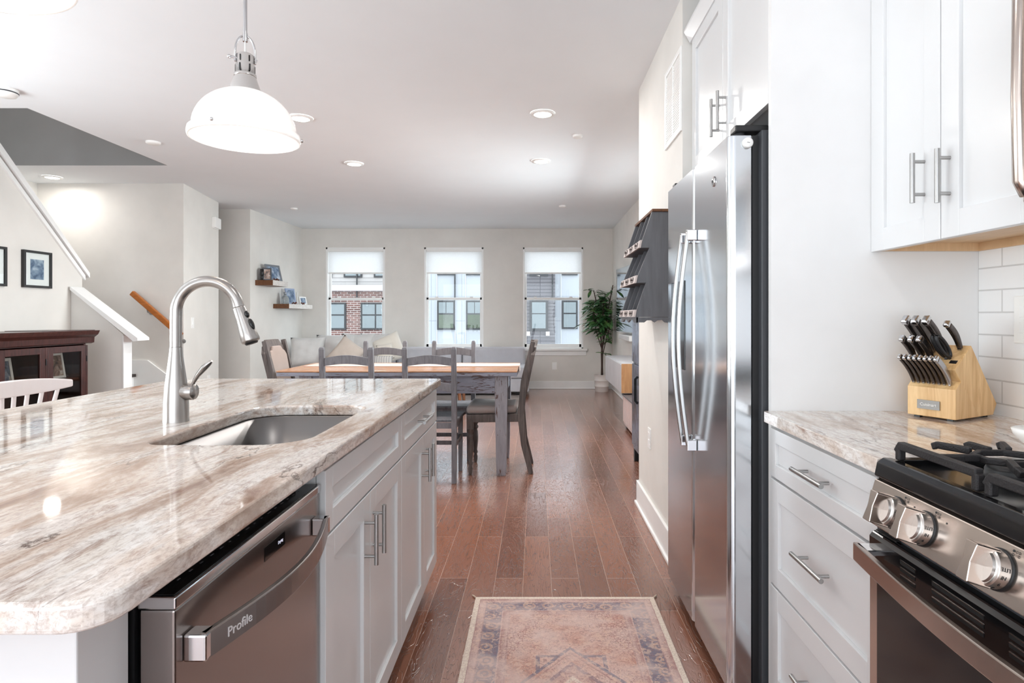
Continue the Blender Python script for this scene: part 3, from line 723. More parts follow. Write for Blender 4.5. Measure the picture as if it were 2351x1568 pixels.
def island_cab(y0, y1, ym, hy, label, drawer_handle):
    t = thing('base_cabinet', label, 'cabinet', ((XI-.6), (y0+y1)/2, 0), 'white island cabinets')
    bd = MB(); bd.box(-1.02, -1.0, y0, y1, .1, ZC-.032); bd.box(-1.0, XI-.021, y0, y0+.018, .1, ZC-.032); bd.box(-1.0, XI-.021, y1-.018, y1, .1, ZC-.032)
    bd.box(-1.0, XI-.021, y0+.018, y1-.018, .1, .118); bd.box(XI-.04, XI-.021, y0+.018, y1-.018, .70, ZC-.032)
    bd.box(XI-.04, XI-.021, y0+.018, y1-.018, .1, .13); bd.box(XI-.04, XI-.021, ym-.02, ym+.02, .1, .7)
    obj('carcass', bd, CAB, t); obj('toe_kick', B(-1.0, XI-.09, y0, y1, 0, .1), CAB, t)
    if drawer_handle: door(t, XI, 1, y0+G, y1-G, .732, .868, ((2.23, .80), (2.40, .80)), 'drawer', .045)
    else: door(t, XI, 1, y0+G, y1-G, .732, .868, None, 'false_front', .045)
    door(t, XI, 1, y0+G, ym-G, .108, .726, ((hy[0], .555), (hy[0], .684)))
    door(t, XI, 1, ym+G, y1-G, .108, .726, ((hy[1], .555), (hy[1], .684)))
island_cab(IY[0], IY[1], 1.61, (1.558, 1.638), 'white shaker sink base cabinet between dishwasher and end cabinet', False)
island_cab(IY[1], IY[2], 2.385, (2.345, 2.425), 'white shaker cabinet with one drawer at the far end of the island', True)
solo('island_end_panel', MB().box(-1.05, -.497, .66, .745, 0, ZC-.0315), CAB, 'white panel closing the near end of the island beside the dishwasher', 'panel', bevel=.002)
solo('island_back_panel', B(-1.07, -1.05, .66, 2.69, 0, ZC-.0315), CAB, 'white panel along the seating side of the island', 'panel')
# dishwasher
t = thing('dishwasher', 'dark stainless dishwasher with bowed bar handle under the island', 'dishwasher', (-.7, 1.0, 0))
XD = -.447; y0, y1 = .755, 1.262
obj('tub', B(-1.0, XD-.05, y0, y1, .1, .868), BLACKM, t)
obj('toe_kick', B(-1.0, XD-.08, y0, y1, 0, .1), BLACKM, t)
obj('door', B(XD-.045, XD, y0, y1, .11, .826), STEEL_D, t, bevel=.003)
obj('door_cap', B(XD-.047, XD+.0015, y0-.001, y1+.001, .8265, .842), CHROME, t, bevel=.002)
cpn = obj('control_panel', B(XD-.044, XD-.003, y0+.004, y1-.004, .8425, .8435), BLACK, t)
ic = MB(); rnd = random.Random(3)
for k in range(16):
    yy = .80+k*.027; M = Matrix.Translation((XD-.02, yy, .8438)) @ Matrix.Rotation(PI/2, 4, 'Z')
    ic.box(XD-.024, XD-.022, yy, yy+.004+rnd.random()*.008, .8436, .8439)
obj('icon', ic, paint('dim_grey_legend', (105, 105, 110), .5), cpn)
hb = MB(); path = []; 
for i in range(21):
    u = i/20; path.append((XD+.022+.038*math.sin(PI*u), .777+(1.236-.777)*u, .768))
hb.rtube(path, .010, .036)
hd = obj('handle', hb, STEEL_D, t, bevel=.002)
eb = MB()
for yy in (.772, 1.214): obj('end_block', B(XD, XD+.029, yy, yy+.027, .751, .786), CHROME, hd, bevel=.003)
uu = .13; tg = Vector((.038*PI*math.cos(PI*uu), 1.236-.777, 0)).normalized(); nn = Vector((tg.y, -tg.x, 0))
tp = Vector((XD+.022+.038*math.sin(PI*uu), .777+.459*uu, .768))+nn*.0054
tm = MB().text('Profile', .0185, Matrix.Translation(tp) @ Matrix((tg, Vector((0, 0, 1)), nn)).transposed().to_4x4())
obj('lettering', tm, paint('grey_lettering', (200, 196, 196), .4), hd)
dsp = obj('display', B(XD-.001, XD+.0008, 1.005, 1.085, .785, .808), BLACK, t)
obj('display_text', MB().text('Drying', .0075, Matrix.Translation((XD+.001, 1.066, .797)) @ Matrix.Rotation(PI/2, 4, 'Z') @ Matrix.Rotation(PI/2, 4, 'X'), .0001), emit('lit_display_text', (.7, .7, 1), .5), dsp)

# counter stool at left, spindle back
t = thing('counter_stool', 'white spindle-back counter stool on the seating side of the island', 'stool', (-2.10, 2.31, 0))
STO = paint('glossy_white_stool_lacquer', (226, 218, 216), .25)
rl = MB(); path = []; hh = []
for i in range(15):
    u = i/14*2-1; path.append((-1.95-.07*(1-u*u)+.02, 2.29+.25*u, .913)); hh.append(.064*(1-abs(u)**3*.55))
rl.rtube(path, .018, hh); obj('top_rail', rl, STO, t, bevel=.006, seg=3)
for i in range(9):
    u = -0.86+i*.215
    obj('spindle', MB().tube([(-1.935-.07*(1-u*u), 2.29+.235*u, .895), (-2.00-.03*(1-u*u)+.02, 2.29+.185*u, .66)], [.0075, .0085], 10), STO, t)
obj('seat', MB().prism(rrect(-2.03, -1.66, 2.11, 2.51, (.1, .06, .06, .1), 6), .625, .66), STO, t, bevel=.01, seg=3)
for sx, sy in ((-1.98, 2.16), (-1.98, 2.46), (-1.71, 2.16), (-1.71, 2.46)):
    obj('leg', MB().tube([(sx, sy, .63), (sx+(.04 if sx > -1.8 else -.05), sy+(.04 if sy > 2.3 else -.04), 0)], [.017, .013], 12), STO, t)
obj('footrest', MB().tube([(-1.684, 2.134, .22), (-1.684, 2.486, .22)], .01, 10).tube([(-2.012, 2.134, .3), (-2.012, 2.486, .3)], .01, 10), STO, t)

# ---------------------------------------------------------------- right run: counter, drawers, range, uppers
XR = .683
solo('countertop', slab(rrect(.662, 1.30, 1.184, 1.779, (.002, .002, .002, .012), 3), None, ZC-.031, ZC), GRANITE, 'short veined granite counter between refrigerator panel and range', 'countertop', bevel=.003)
t = thing('drawer_cabinet', 'white three-drawer base cabinet beside the range', 'cabinet', (1.0, 1.48, 0))
obj('carcass', B(XR+.021, 1.298, 1.19, 1.779, .1, ZC-.032), CAB, t); obj('toe_kick', B(XR+.09, 1.298, 1.19, 1.779, 0, .1), CAB, t)
for z0, z1, hz, rl_ in ((.728, .866, .80, .04), (.420, .721, .583, .057), (.108, .413, .27, .057)):
    d_ = door(t, XR, -1, 1.20, 1.778, z0, z1, ((1.395, hz), (1.560, hz)), 'drawer', rl_)
# wall cabinets
t = thing('wall_cabinet', 'white shaker two-door wall cabinet above the knife block', 'cabinet', (1.14, 1.47, 1.377))
XU = .978; ZU = 1.377
bd = MB(); bd.box(XU+.021, 1.298, 1.165, 1.779, ZU+.03, 2.5); bd.box(XU+.021, 1.298, 1.165, 1.183, ZU+.002, ZU+.03)
obj('carcass', bd, CAB, t)
obj('underside', MB().box(XU+.04, 1.297, 1.184, 1.778, ZU+.025, ZU+.0295).box(XU+.04, 1.297, 1.762, 1.778, ZU+.002, ZU+.025).box(1.28, 1.297, 1.184, 1.762, ZU+.002, ZU+.025).box(XU+.021, XU+.04, 1.184, 1.778, ZU+.002, ZU+.0295), WOOD_U, t)
door(t, XU, -1, 1.474+G, 1.779, ZU, 2.5, ((1.535, 1.475), (1.535, 1.600)), rail=.062)
door(t, XU, -1, 1.168, 1.474-G, ZU, 2.5, ((1.440, 1.458), (1.440, 1.586)), rail=.062)
t = thing('wall_cabinet', 'white shaker two-door cabinet above the refrigerator', 'cabinet', (1.0, 2.24, 1.82))
XF = .687
obj('carcass', B(XF+.021, 1.36, 1.802, 2.68, 1.822, 2.40), CAB, t)
door(t, XF, -1, 2.24+G, 2.68, 1.82, 2.40, ((2.285, 1.862), (2.285, 2.003))); door(t, XF, -1, 1.803, 2.24-G, 1.82, 2.40, ((2.205, 1.866), (2.205, 2.005)))
cr = MB(); cr.prism([(XF+.03, 2.40), (XF-.005, 2.40), (XF-.03, 2.445), (XF-.03, 2.455), (XF+.03, 2.455)], 1.803, 2.70, 'y')
obj('crown', cr, CAB, t)
solo('filler_panel', B(XF+.02, 1.36, 2.682, 2.718, 0, 2.40), CAB, 'white panel between the refrigerator and the hallway wall', 'panel')
# microwave
t = thing('microwave', 'stainless over-range microwave at the right edge', 'microwave', (1.1, .8, 1.4))
obj('body', B(.95, 1.298, .42, 1.16, 1.40, 1.83), DARKG, t, bevel=.004)
obj('door', B(.925, .948, .58, 1.16, 1.405, 1.825), STEEL_R, t, bevel=.004)
pth = [(.925, 1.13, 1.425), (.905, 1.13, 1.42), (.896, 1.13, 1.44), (.893, 1.13, 1.6), (.896, 1.13, 1.79), (.905, 1.13, 1.81), (.925, 1.13, 1.805)]
obj('handle', MB().tube(pth, .011, 14), STEEL_R, t)
obj('window', B(.9235, .926, .64, 1.06, 1.47, 1.76), BLACK, t)

# backsplash
struct('trim_6', B(1.292, 1.2999, .2, 1.779, ZC, 1.377+.03), TILE)
t = thing('outlet_plate', 'white outlet plate on the tiled backsplash', 'outlet', (1.285, 1.60, 1.12), 'white wall plates')
obj('plate', B(1.285, 1.2915, 1.565, 1.64, 1.118, 1.244), WHITE, t, bevel=.002)
obj('socket', B(1.2835, 1.286, 1.585, 1.62, 1.145, 1.175).box(1.2835, 1.286, 1.585, 1.62, 1.187, 1.217), TRIM, t, bevel=.001)
tz = MB().sphere((0, 0, 0), .0)
# small white dish behind the range
pp = (1.075, 1.30)
solo('ceramic_dish', MB().lathe([(.0001, 0), (.02, 0), (.03, .004), (.046, .022), (.05, .034), (.045, .036), (.0001, .03)], seg=28, caps=False).xf(lambda v: (v.x+pp[0], v.y+pp[1], v.z+ZC)), WHITE, 'small white ceramic dish on the counter behind the range', 'dish')

# ---------------------------------------------------------------- gas range
t = thing('gas_range', 'stainless slide-in gas range with cast iron grates', 'range', (1.0, .8, 0))
R0, R1 = .42, 1.178
obj('body', B(.66, 1.29, R0, R1, .09, .80), DARKG, t)
obj('base_drawer', B(.645, .66, R0, R1, .10, .24), STEEL_R, t, bevel=.003)
ct = MB(); ct.prism([(.662, .877), (.655, .884), (.660, .908), (.672, .917), (.690, .916), (.70, .906), (1.27, .906), (1.27, .918), (1.29, .918), (1.29, .86), (.70, .86)], R0-.003, R1+.003, 'y')
ct.box(.70, 1.27, R1-.018, R1+.003, .88, .917); ct.box(.70, 1.27, R0-.003, R0+.018, .88, .917)
obj('cooktop', ct, BLACK, t, bevel=.002)
pn = MB().prism([(.655, .877), (.632, .800), (.70, .800), (.70, .877)], R0, R1, 'y')
panel = obj('control_panel', pn, STEEL_R, t, bevel=.002)
nrm = Vector((-.9584, 0, .2863)); tz_ = Vector((.2863, 0, .9584)); yy_ = Vector((0, 1, 0))
def PM(y, z):   # frame on the sloping panel: local x to the right (-Y), local y up the panel, local z out
    u = (z-.800)/.077; o = Vector((.632+.023*u, y, z)); xx = Vector((0, -1, 0))
    return Matrix.Translation(o) @ Matrix((xx, tz_, nrm)).transposed().to_4x4()
LEG = paint('black_legend_ink', (24, 24, 26), .5)
STEEL_K = steel('satin_knob_steel', (206, 202, 198), .3, (30, 30, 30), .02)
for ky, ang in ((1.092, 0), (1.010, 0), (.848, .0), (.69, 0), (.61, 0)):
    M = PM(ky, .838)
    kb = obj('knob', MB().lathe([(.0275, .004), (.0275, .020)], M=M, seg=40, caps=False).lathe([(.0275, .020), (.0255, .0225), (.0235, .023)], M=M, seg=40, caps=False).lathe([(.0235, .023), (.0225, .027)], M=M, seg=40, caps=False).lathe([(.0225, .027), (.0001, .027)], M=M, seg=40, caps=False), STEEL_K, t)
    g = MB().prism([(-.0115, -.026), (-.010, -.0275), (.010, -.0275), (.0115, -.026), (.0075, 0), (.0115, .026), (.010, .0275), (-.010, .0275), (-.0115, .026), (-.0075, 0)], .012, .047, 'z', M)
    obj('grip', g, STEEL_R, kb, bevel=.002)
    obj('knob_plate', MB().lathe([(.0295, .0), (.0295, .003), (.026, .004)], M=M, seg=32), BLACKM, kb)
    dial = MB()
    for k, tx in enumerate(('LITE', 'HI', '9', '8', '7')):
        a = .25-k*.42
        Md = M @ Matrix.Rotation(a, 4, 'Z') @ Matrix.Translation((.0277, 0, .0125)) @ Matrix.Rotation(PI/2, 4, 'Y') @ Matrix.Rotation(PI, 4, 'Z')
        dial.text(tx, .0075, Md, .0002)
    obj('dial_marks', dial, LEG, kb)
    mk = MB(); M2 = PM(ky-.02, .868)
    for a, b, f in ((-.004, .002, 1), (.001, .002, 0), (.006, .002, 0), (-.004, -.003, 0), (.006, -.003, 0)):
        if f: mk.lathe([(.0001, .0006), (.0018, .0006), (.0018, .0001)], M=M2 @ Matrix.Translation((a, b, 0)), seg=10, caps=False)
        else: mk.lathe([(.0012, .0006), (.0018, .0006)], M=M2 @ Matrix.Translation((a, b, 0)), seg=10, caps=False)
    mk.lathe([(.0001, .0006), (.0015, .0006)], M=PM(ky-.045, .862), seg=10, caps=False)
    obj('legend', mk, LEG, kb)
# oven door
dm = MB(); dm.box(.642, .672, R0+.004, R1-.004, .25, .716)
od = obj('oven_door', dm, STEEL_R, t, bevel=.003)
obj('oven_glass', B(.6395, .643, R0+.035, R1-.035, .27, .712), BLACK, od)
tb = MB().prism([(.672, .782), (.648, .779), (.641, .770), (.641, .718), (.672, .718)], R0+.004, R1-.004, 'y')
obj('vent_band', tb, BLACK, od, bevel=.003)
vs_ = MB(); slot_hi = MB()
for (a, b) in ((1.030, 1.072), (.872, .986), (.775, .825), (.61, .73), (.53, .57)):
    for k in range(3):
        z = .730+k*.0125; vs_.box(.6402, .6415, a, b, z, z+.006); slot_hi.box(.6400, .6412, a, b, z+.006, z+.0072)
obj('vent_slot', vs_, paint('slot_black', (4, 4, 4), .8), od); obj('slot_lip', slot_hi, STEEL_D, od)
tv = MB()
for k in range(3): tv.box(.650+k*.006, .653+k*.006, 1.10, 1.165, .7822, .7835)
obj('top_slot', tv, BLACKM, od)
hp = []
for i in range(25):
    u = i/24; hp.append((.612-.028*math.sin(PI*u), 1.166-(1.166-.434)*u, .742))
hr = obj('oven_handle', MB().rtube(hp, .011, .034), STEEL_R, od, bevel=.002)
obj('handle_bracket', B(.608, .645, 1.12, 1.160, .748, .759), CHROME, hr, bevel=.002); obj('handle_bracket', B(.608, .645, .44, .48, .748, .759), CHROME, hr, bevel=.002)
# grates: three separate cast grates
def grate(y0, y1, label):
    g = thing('stove_grate', label, 'grate', (.95, (y0+y1)/2, .917), 'cast iron stove grates')
    zc = .945; m = MB(); w_, h_ = .012, .013
    m.rtube([(.692, y1-.004, zc-.014), (.692, y1-.012, zc), (.692, y0+.006, zc)], w_+.002, h_+.002)
    m.rtube([(1.245, y1-.004, zc), (1.245, y0+.004, zc)], w_, h_)
    m.rtube([(.692, (y0+y1)/2, zc-.002), (.74, (y0+y1)/2, zc-.002)], w_, h_)
    for cx in (.82, 1.10):
        cy = (y0+y1)/2; r_ = .055; ring = []
        for k in range(9): a = k*PI/4+PI/8; ring.append((cx+r_*math.cos(a), cy+r_*.85*math.sin(a), zc-.001))
        m.rtube(ring, .010, .011)
        for dx in (-.062, .0, .062):
            for sy, ye in ((1, y1), (-1, y0)):
                m.rtube([(cx+dx, ye-sy*.004, zc-.003), (cx+dx, ye-sy*.014, zc+.002), (cx+dx*.55, cy+sy*.045, zc+.002)], .010, .013)
        for sx in (-1, 1): m.rtube([(cx+sx*.05, cy, zc), (cx+sx*.12, cy, zc)], .010, .012)
    m.rtube([(.96, y1-.004, zc), (.96, y0+.004, zc)], w_, h_)
    obj('bars', m, IRON, g, bevel=.002)
    for fx_ in (.692, .96, 1.245):
        for fy_ in (y0+.009, y1-.009): obj('foot', B(fx_-.007, fx_+.007, fy_-.007, fy_+.007, .9065 if fx_ > .7 else .917, zc), IRON, g, bevel=.003)
grate(.945, 1.166, 'black cast iron grate nearest the granite counter'); grate(.69, .935, 'black cast iron grate in the middle of the range'); grate(.44, .68, 'black cast iron grate on the near end of the range')
for bx_, by_ in ((.82, 1.055), (1.10, 1.055), (.96, .81), (.82, .56), (1.10, .56)):
    m = MB().lathe([(.045, .906), (.045, .914), (.036, .916), (.036, .924), (.033, .930), (.0001, .931)], c=(bx_, by_, 0), seg=28, caps=False)
    obj('burner', m, BLACKM, t)

# ---------------------------------------------------------------- refrigerator
t = thing('refrigerator', 'tall stainless side-by-side refrigerator with bowed handles', 'refrigerator', (1.0, 2.26, 0))
FX = .580; FY0, FY1 = 1.835, 2.69; YS = 2.245
obj('body', B(.672, 1.36, FY0-.022, FY1-.01, .03, 1.745), DARKG, t, bevel=.003)
obj('gasket', B(.653, .672, FY0+.004, FY1-.01, .07, 1.735), BLACKM, t)
def fdoor(y0, y1):
    r_ = .022; pts = []
    for (cx, cy, a0) in ((FX+r_, y0+r_, PI), (FX+r_, y1-r_, PI/2)):
        rr = []
        for k in range(9): a = a0+(k/8)*PI/2; rr.append((cx+r_*math.cos(a), cy+r_*math.sin(a)))
        pts.append(rr)
    near = pts[0]          # from -x side to -y side
    far = pts[1]
    poly = [(.650, y0)]+near[::-1]+far[::-1]+[(.650, y1)]
    # gentle crown of the front face
    fr = [p for p in poly]; m = MB(); m.prism(fr, .06, 1.735, 'z'); return m
d1 = obj('door', fdoor(FY0, YS-.003), STEEL, t, bevel=.002)
d2 = obj('door', fdoor(YS+.003, FY1), STEEL, t, bevel=.002)
for d_, yy in ((d1, YS-.045), (d2, YS+.045)):
    p = []
    for i in range(21):
        u = i/20; p.append((FX-.030-.035*math.sin(PI*u), yy, .72+.775*u))
    obj('handle', MB().rtube(p, .016, .014, up=(1, 0, 0)), STEEL_H, d_, bevel=.004, seg=3)
    obj('handle_mount', B(FX-.036, FX-.0005, yy-.012, yy+.012, .705, .745), CHROME, d_, bevel=.003); obj('handle_mount', B(FX-.036, FX-.0005, yy-.012, yy+.012, 1.462, 1.502), CHROME, d_, bevel=.003)
obj('dispenser', B(FX-.003, FX+.004, 2.37, 2.60, .98, 1.33), BLACK, d2, bevel=.002)
Mb = Matrix.Translation((FX-.001, 1.985, 1.628)) @ Matrix.Rotation(-PI/2, 4, 'Y')
obj('badge', MB().lathe([(.0001, .003), (.014, .003), (.0165, .002), (.017, 0)], M=Mb, seg=28, caps=False), CHROME, d1)
obj('badge_letters', MB().text('GE', .014, Matrix.Translation((FX-.0045, 1.985, 1.628)) @ Matrix.Rotation(-PI/2, 4, 'Z') @ Matrix.Rotation(PI/2, 4, 'X')), DARKG, d1)
obj('hinge', B(.60, .70, FY0-.005, FY0+.05, 1.7455, 1.765).lathe([(.0001, 1.766), (.02, 1.766), (.02, 1.736)], c=(.625, FY0+.03, 0), seg=16, caps=False), BLACKM, t, bevel=.004)
obj('hinge', B(.60, .70, FY1-.06, FY1-.015, 1.7455, 1.765), BLACKM, t, bevel=.004)
obj('foot', B(.66, .72, FY0+.01, FY0+.05, 0, .03).box(.66, .72, FY1-.07, FY1-.03, 0, .03), BLACKM, t)
Mm = Matrix.Translation((.636, FY0-.0005, 1.195+(VY-333)*FY0/F)) @ Matrix.Rotation(PI/2, 4, 'X')
t = thing('magnet', 'round white magnet stuck on the refrigerator door edge', 'magnet', (.632, FY0, 1.69))
obj('button', MB().lathe([(.0001, .012), (.013, .012), (.0155, .010), (.016, 0)], M=Mm, seg=28, caps=False), WHITE, t)
obj('scribble', MB().text('~', .016, Mm @ Matrix.Translation((0, 0, .0125)), .0002), DARKG, t)

# ---------------------------------------------------------------- knife block and knives
KO = Vector((1.088, 1.583, ZC)); KA = math.radians(28)
KM = Matrix.Translation(KO) @ Matrix.Rotation(KA, 4, 'Z')
t = thing('knife_block', 'slanted acacia wood knife block on the granite counter corner', 'knife block', tuple(KO))
def KX(m): return m.xf(lambda v: KM @ v)
obj('main_block', KX(MB().prism([(0, .136), (.078, .198), (.085, .190), (.206, .035), (.188, .006), (.117, .006)], 0, .12, 'y')), WOOD_K, t, bevel=.0015)
obj('front_block', KX(MB().prism([(0, .006), (0, .084), (.026, .106), (.1145, .0065)], -.002, .122, 'y')), WOOD_K, t, bevel=.0015)
for a_, b_ in ((.01, .01), (.01, .095), (.165, .01), (.165, .095)): obj('foot', KX(B(a_, a_+.015, b_, b_+.015, 0, .006)), BLACKM, t)
LEGP = paint('engraved_dark_letters', (236, 232, 228), .4)
pl = obj('name_plate', KX(B(-.0035, -.0021, .036, .094, .026, .050)), PLATE, t)
obj('plate_letters', KX(MB().text('Cuisinart', .0115, Matrix.Translation((-.0038, .065, .038)) @ Matrix.Rotation(-PI/2, 4, 'Z') @ Matrix.Rotation(PI/2, 4, 'X'), .0004)), LEGP, pl)
obj('slot', KX(MB().box(-.006, .006, -.009, .009, -.001, .0006, Matrix.Translation((.024, .016, .1551)) @ Matrix.Rotation(-math.atan2(.062, .078), 4, 'Y'))), BLACKM, t)
KD = Vector((-.669, 0, .743)); KN = Vector((.743, 0, .669))
HAND = paint('shaded_knife_handle_steel', (92, 86, 84), .22, .9, .25, 40)  # dark copy of the handle steel, shade and dark reflections painted in
HANDL = paint('lit_knife_handle_steel', (176, 176, 180), .25, 1, .06, 30)  # bright copy of the same steel, light painted on the flat side
def knife(x, y, z, Ln, w, th, mat, label, grp, wide=1.0):
    base = Vector((x, y, z)); k = thing('knife', label, 'knife', tuple(KM @ base), grp)
    m = MB(); P = []; Wd = []
    for i in range(13):
        u = i/12; sag = .007*wide*math.sin(PI*u*1.1)*(1 if wide < 2 else 1)
        P.append(base+KD*(Ln*u)-KN*(-sag)*1.0 if False else base+KD*(Ln*u)+KN*sag)
        Wd.append(w*(.62+.38*u+.22*math.sin(PI*u)**2))
    m.rtube(P[:-1], th, Wd[:-1], up=KN); obj('handle', KX(m), mat, k, bevel=th*.35, seg=3)
    e = MB(); e.rtube([P[-2]+KD*.0005, P[-1]+KD*.001, P[-1]+KD*.004], [th*1.05, th*1.05, th*.7], [Wd[-2]*1.05, Wd[-1]*1.05, Wd[-1]*.7], up=KN)
    obj('end_cap', KX(e), CHROME, k, bevel=th*.3, seg=3)
    obj('bolster', KX(MB().rtube([base-KD*.012, base+KD*.003], [th*.5, th*.75], [w*.5, w*.66], up=KN)), CHROME, k)
pos = ('farthest from the camera side', 'second from the left end', 'third from the left end', 'fourth from the left end', 'fourth from the bright end', 'third from the bright end', 'second from the bright end')
for i in range(8):
    yy = .111-i*.0134
    if i < 7: knife(.012, yy, .096, .098, .0155, .0085, HAND, 'steak knife with dark shaded side in the front row of the knife block, ' + (('leftmost', 'second from left', 'third from left', 'fourth from left', 'fifth from left', 'sixth from left', 'seventh from left')[i]), 'steak knives in the block')
    else: knife(.012, yy, .096, .098, .0175, .0085, HANDL, 'steak knife showing its lit flat side at the right end of the front row', 'steak knives in the block')
for i, yy in enumerate((.112, .088, .066)):
    knife(.018, yy, .152, .090, .020, .013, HAND, ('utility knife in the middle row of the block, leftmost', 'utility knife in the middle row, behind its two neighbours', 'utility knife with bright rounded butt, right of the middle row')[i], 'knives in the middle row of the block')
for i, yy in enumerate((.108, .082, .054)):
    knife(.050, yy, .177, .125, .024, .015, HAND, ('large knife in the top row of the block, leftmost', 'large knife in the centre of the top row of the block', 'large knife in the top row, behind the scissors')[i], 'large knives in the top row of the block')
knife(.064, .020, .189, .094, .018, .014, HAND, 'sharpening steel standing alone at the right of the block', None)
sc_ = thing('kitchen_scissors', 'black-handled kitchen scissors standing in the knife block', 'scissors', tuple(KM @ Vector((.03, .04, .16))))
for i, yy in enumerate((.046, .030)):
    b = Vector((.032 if i else .042, yy, .165)); m = MB(); ring = []
    for k in range(21):
        a = 2*PI*k/20; ring.append(b+KD*(.042+.036*math.cos(a))+KN*(.0105*math.sin(a)*1.2)+Vector((0, .004*math.cos(a), 0)))
    m.tube(ring, .0046, 10, caps=False); m.tube([b-KD*.01, b+KD*.01], .004, 8)
    o_ = obj('grip', KX(m), BLACKM, sc_)
obj('pivot', KX(MB().box(.030, .044, .034, .042, .158, .172)), CHROME, sc_)

# ---------------------------------------------------------------- wall vent, organizer, outlet
t = thing('return_vent', 'white louvred return air grille high on the hallway wall', 'vent', (.65, 2.88, 2.02))
vz0, vz1, vy0, vy1 = 2.02, 2.40, 2.725, 3.06
m = MB(); m.box(.646, .655, vy0, vy0+.022, vz0, vz1); m.box(.646, .655, vy1-.022, vy1, vz0, vz1); m.box(.646, .655, vy0+.022, vy1-.022, vz1-.022, vz1); m.box(.646, .655, vy0+.022, vy1-.022, vz0, vz0+.022); m.box(.647, .655, (vy0+vy1)/2-.004, (vy0+vy1)/2+.004, vz0+.022, vz1-.022)
obj('frame', m, WHITE, t, bevel=.002)
m = MB(); 
for k in range(28):
    z = vz0+.026+k*.012
    m.prism([(.6535, z+.0085), (.6495, z+.0015), (.6535, z)], vy0+.022, vy1-.022, 'y')
m.box(.6535, .6549, vy0+.022, vy1-.022, vz0+.022, vz1-.022); obj('louvre', m, WHITE, t)

t = thing('letter_organizer', 'grey painted wooden wall organizer with three tiers of slots', 'wall organizer', (.60, 3.2, 1.15))
def q(px, py): return (.655-(1541-px)*.002107, H-(py-VY)*.002107)
prof = [q(1541, 486), q(1497, 486), q(1475, 551), q(1471, 569), q(1491, 569), q(1465, 632), q(1461, 650), q(1483, 649), q(1462, 711), q(1459, 728), q(1541, 728)]
oy0, oy1 = 2.95, 3.45
for a in (oy0, oy1-.014): obj('side_panel', MB().prism(prof, a, a+.014, 'y'), ORG_P, t, bevel=.0015)
for k in (1, 2): 
    a = oy0+(oy1-oy0)*k/3-.006
    obj('divider', MB().prism(prof, a, a+.008, 'y').xf(lambda v: (min(.6545, v.x+.004), v.y, v.z)), ORG_P, t)
obj('back_board', B(.644, .6545, oy0+.014, oy1-.014, 1.185, 1.695), ORG_P, t)
obj('top_board', B(.562, .656, oy0-.012, oy1+.012, 1.696, 1.708), WOOD_B, t)
for (a, b, c_, d_) in ((1475, 551, 1471, 569), (1465, 632, 1461, 650), (1462, 711, 1459, 728)):
    A, C_ = q(a, b), q(c_, d_)
    obj('shelf', MB().box(C_[0], .644, oy0+.014, oy1-.014, C_[1], C_[1]+.008), ORG_P, t)
    lip = obj('label_rail', MB().prism([A, (A[0]-.010, A[1]), (C_[0]-.010, C_[1]), C_], oy0-.002, oy1+.002, 'y'), ORG_L, t, bevel=.001)
    for k in range(3):
        cl_ = MB()
        yy = oy0+(oy1-oy0)*(k+.5)/3; xm = (A[0]+C_[0])/2-.012; zm = (A[1]+C_[1])/2
        for s__ in (-.03, .03): cl_.box(xm-.002, xm+.002, yy+s__-.002, yy+s__+.002, zm-.012, zm+.012)
        cl_.box(xm-.002, xm+.002, yy-.03, yy+.03, zm-.014, zm-.011); cl_.sphere((xm-.004, yy, zm), .006, seg=10, rings=6)
        obj('label_holder', cl_, WOOD_E, lip)
sc2 = MB()
pts = [(oy0, 1.186)]
for a, b in ((0, .03), (.04, .0), (.10, .0), (.14, .03), (.20, .03)): pass
scal = [(.482, 1.185)]
bot = MB()
bot.prism([(.487, 1.185), (.487, 1.160), (.525, 1.160), (.538, 1.170), (.560, 1.170), (.575, 1.160), (.590, 1.170), (.612, 1.172), (.625, 1.160), (.6545, 1.158), (.6545, 1.185)], oy0, oy0+.012, 'y')
bot.prism([(oy0, 1.185), (oy0, 1.158), (oy0+.06, 1.158), (oy0+.10, 1.172), (oy0+.20, 1.172), (oy0+.25, 1.158), (oy0+.30, 1.172), (oy0+.40, 1.172), (oy0+.44, 1.158), (oy1, 1.158), (oy1, 1.185)], .484, .494, 'x')
obj('scalloped_apron', bot, ORG_P, t)
obj('hook', MB().tube([(.62, 3.2, 1.708), (.62, 3.2, 1.725), (.612, 3.21, 1.735)], .0025, 8), WOOD_B, t)

def plate(name, label, cat, lo, hi, holes, cutmat=None):
    t = thing(name, label, cat, ((lo[0]+hi[0])/2, (lo[1]+hi[1])/2, lo[2]), 'white wall plates')
    obj('plate', B(lo[0], hi[0], lo[1], hi[1], lo[2], hi[2]), WHITE, t, bevel=.0015)
    m = MB()
    for h_ in holes: m.box(*h_)
    obj('socket' if cat == 'outlet' else 'toggle', m, cutmat or TRIM, t, bevel=.001)
zo = .49
plate('outlet_plate', 'white duplex outlet low on the hallway wall beside the refrigerator', 'outlet', (.649, 3.465, zo-.058), (.655, 3.537, zo+.058), [(.6465, .65, 3.485, 3.517, zo+.008, zo+.035), (.6465, .65, 3.485, 3.517, zo-.035, zo-.008)])
p_ = at(1273, 840, YB)
plate('outlet_plate', 'white duplex outlet under the right window', 'outlet', (p_.x-.038, YB-.006, p_.z-.06), (p_.x+.038, YB, p_.z+.06), [(p_.x-.017, p_.x+.017, YB-.008, YB-.005, p_.z+.008, p_.z+.036), (p_.x-.017, p_.x+.017, YB-.008, YB-.005, p_.z-.036, p_.z-.008)])
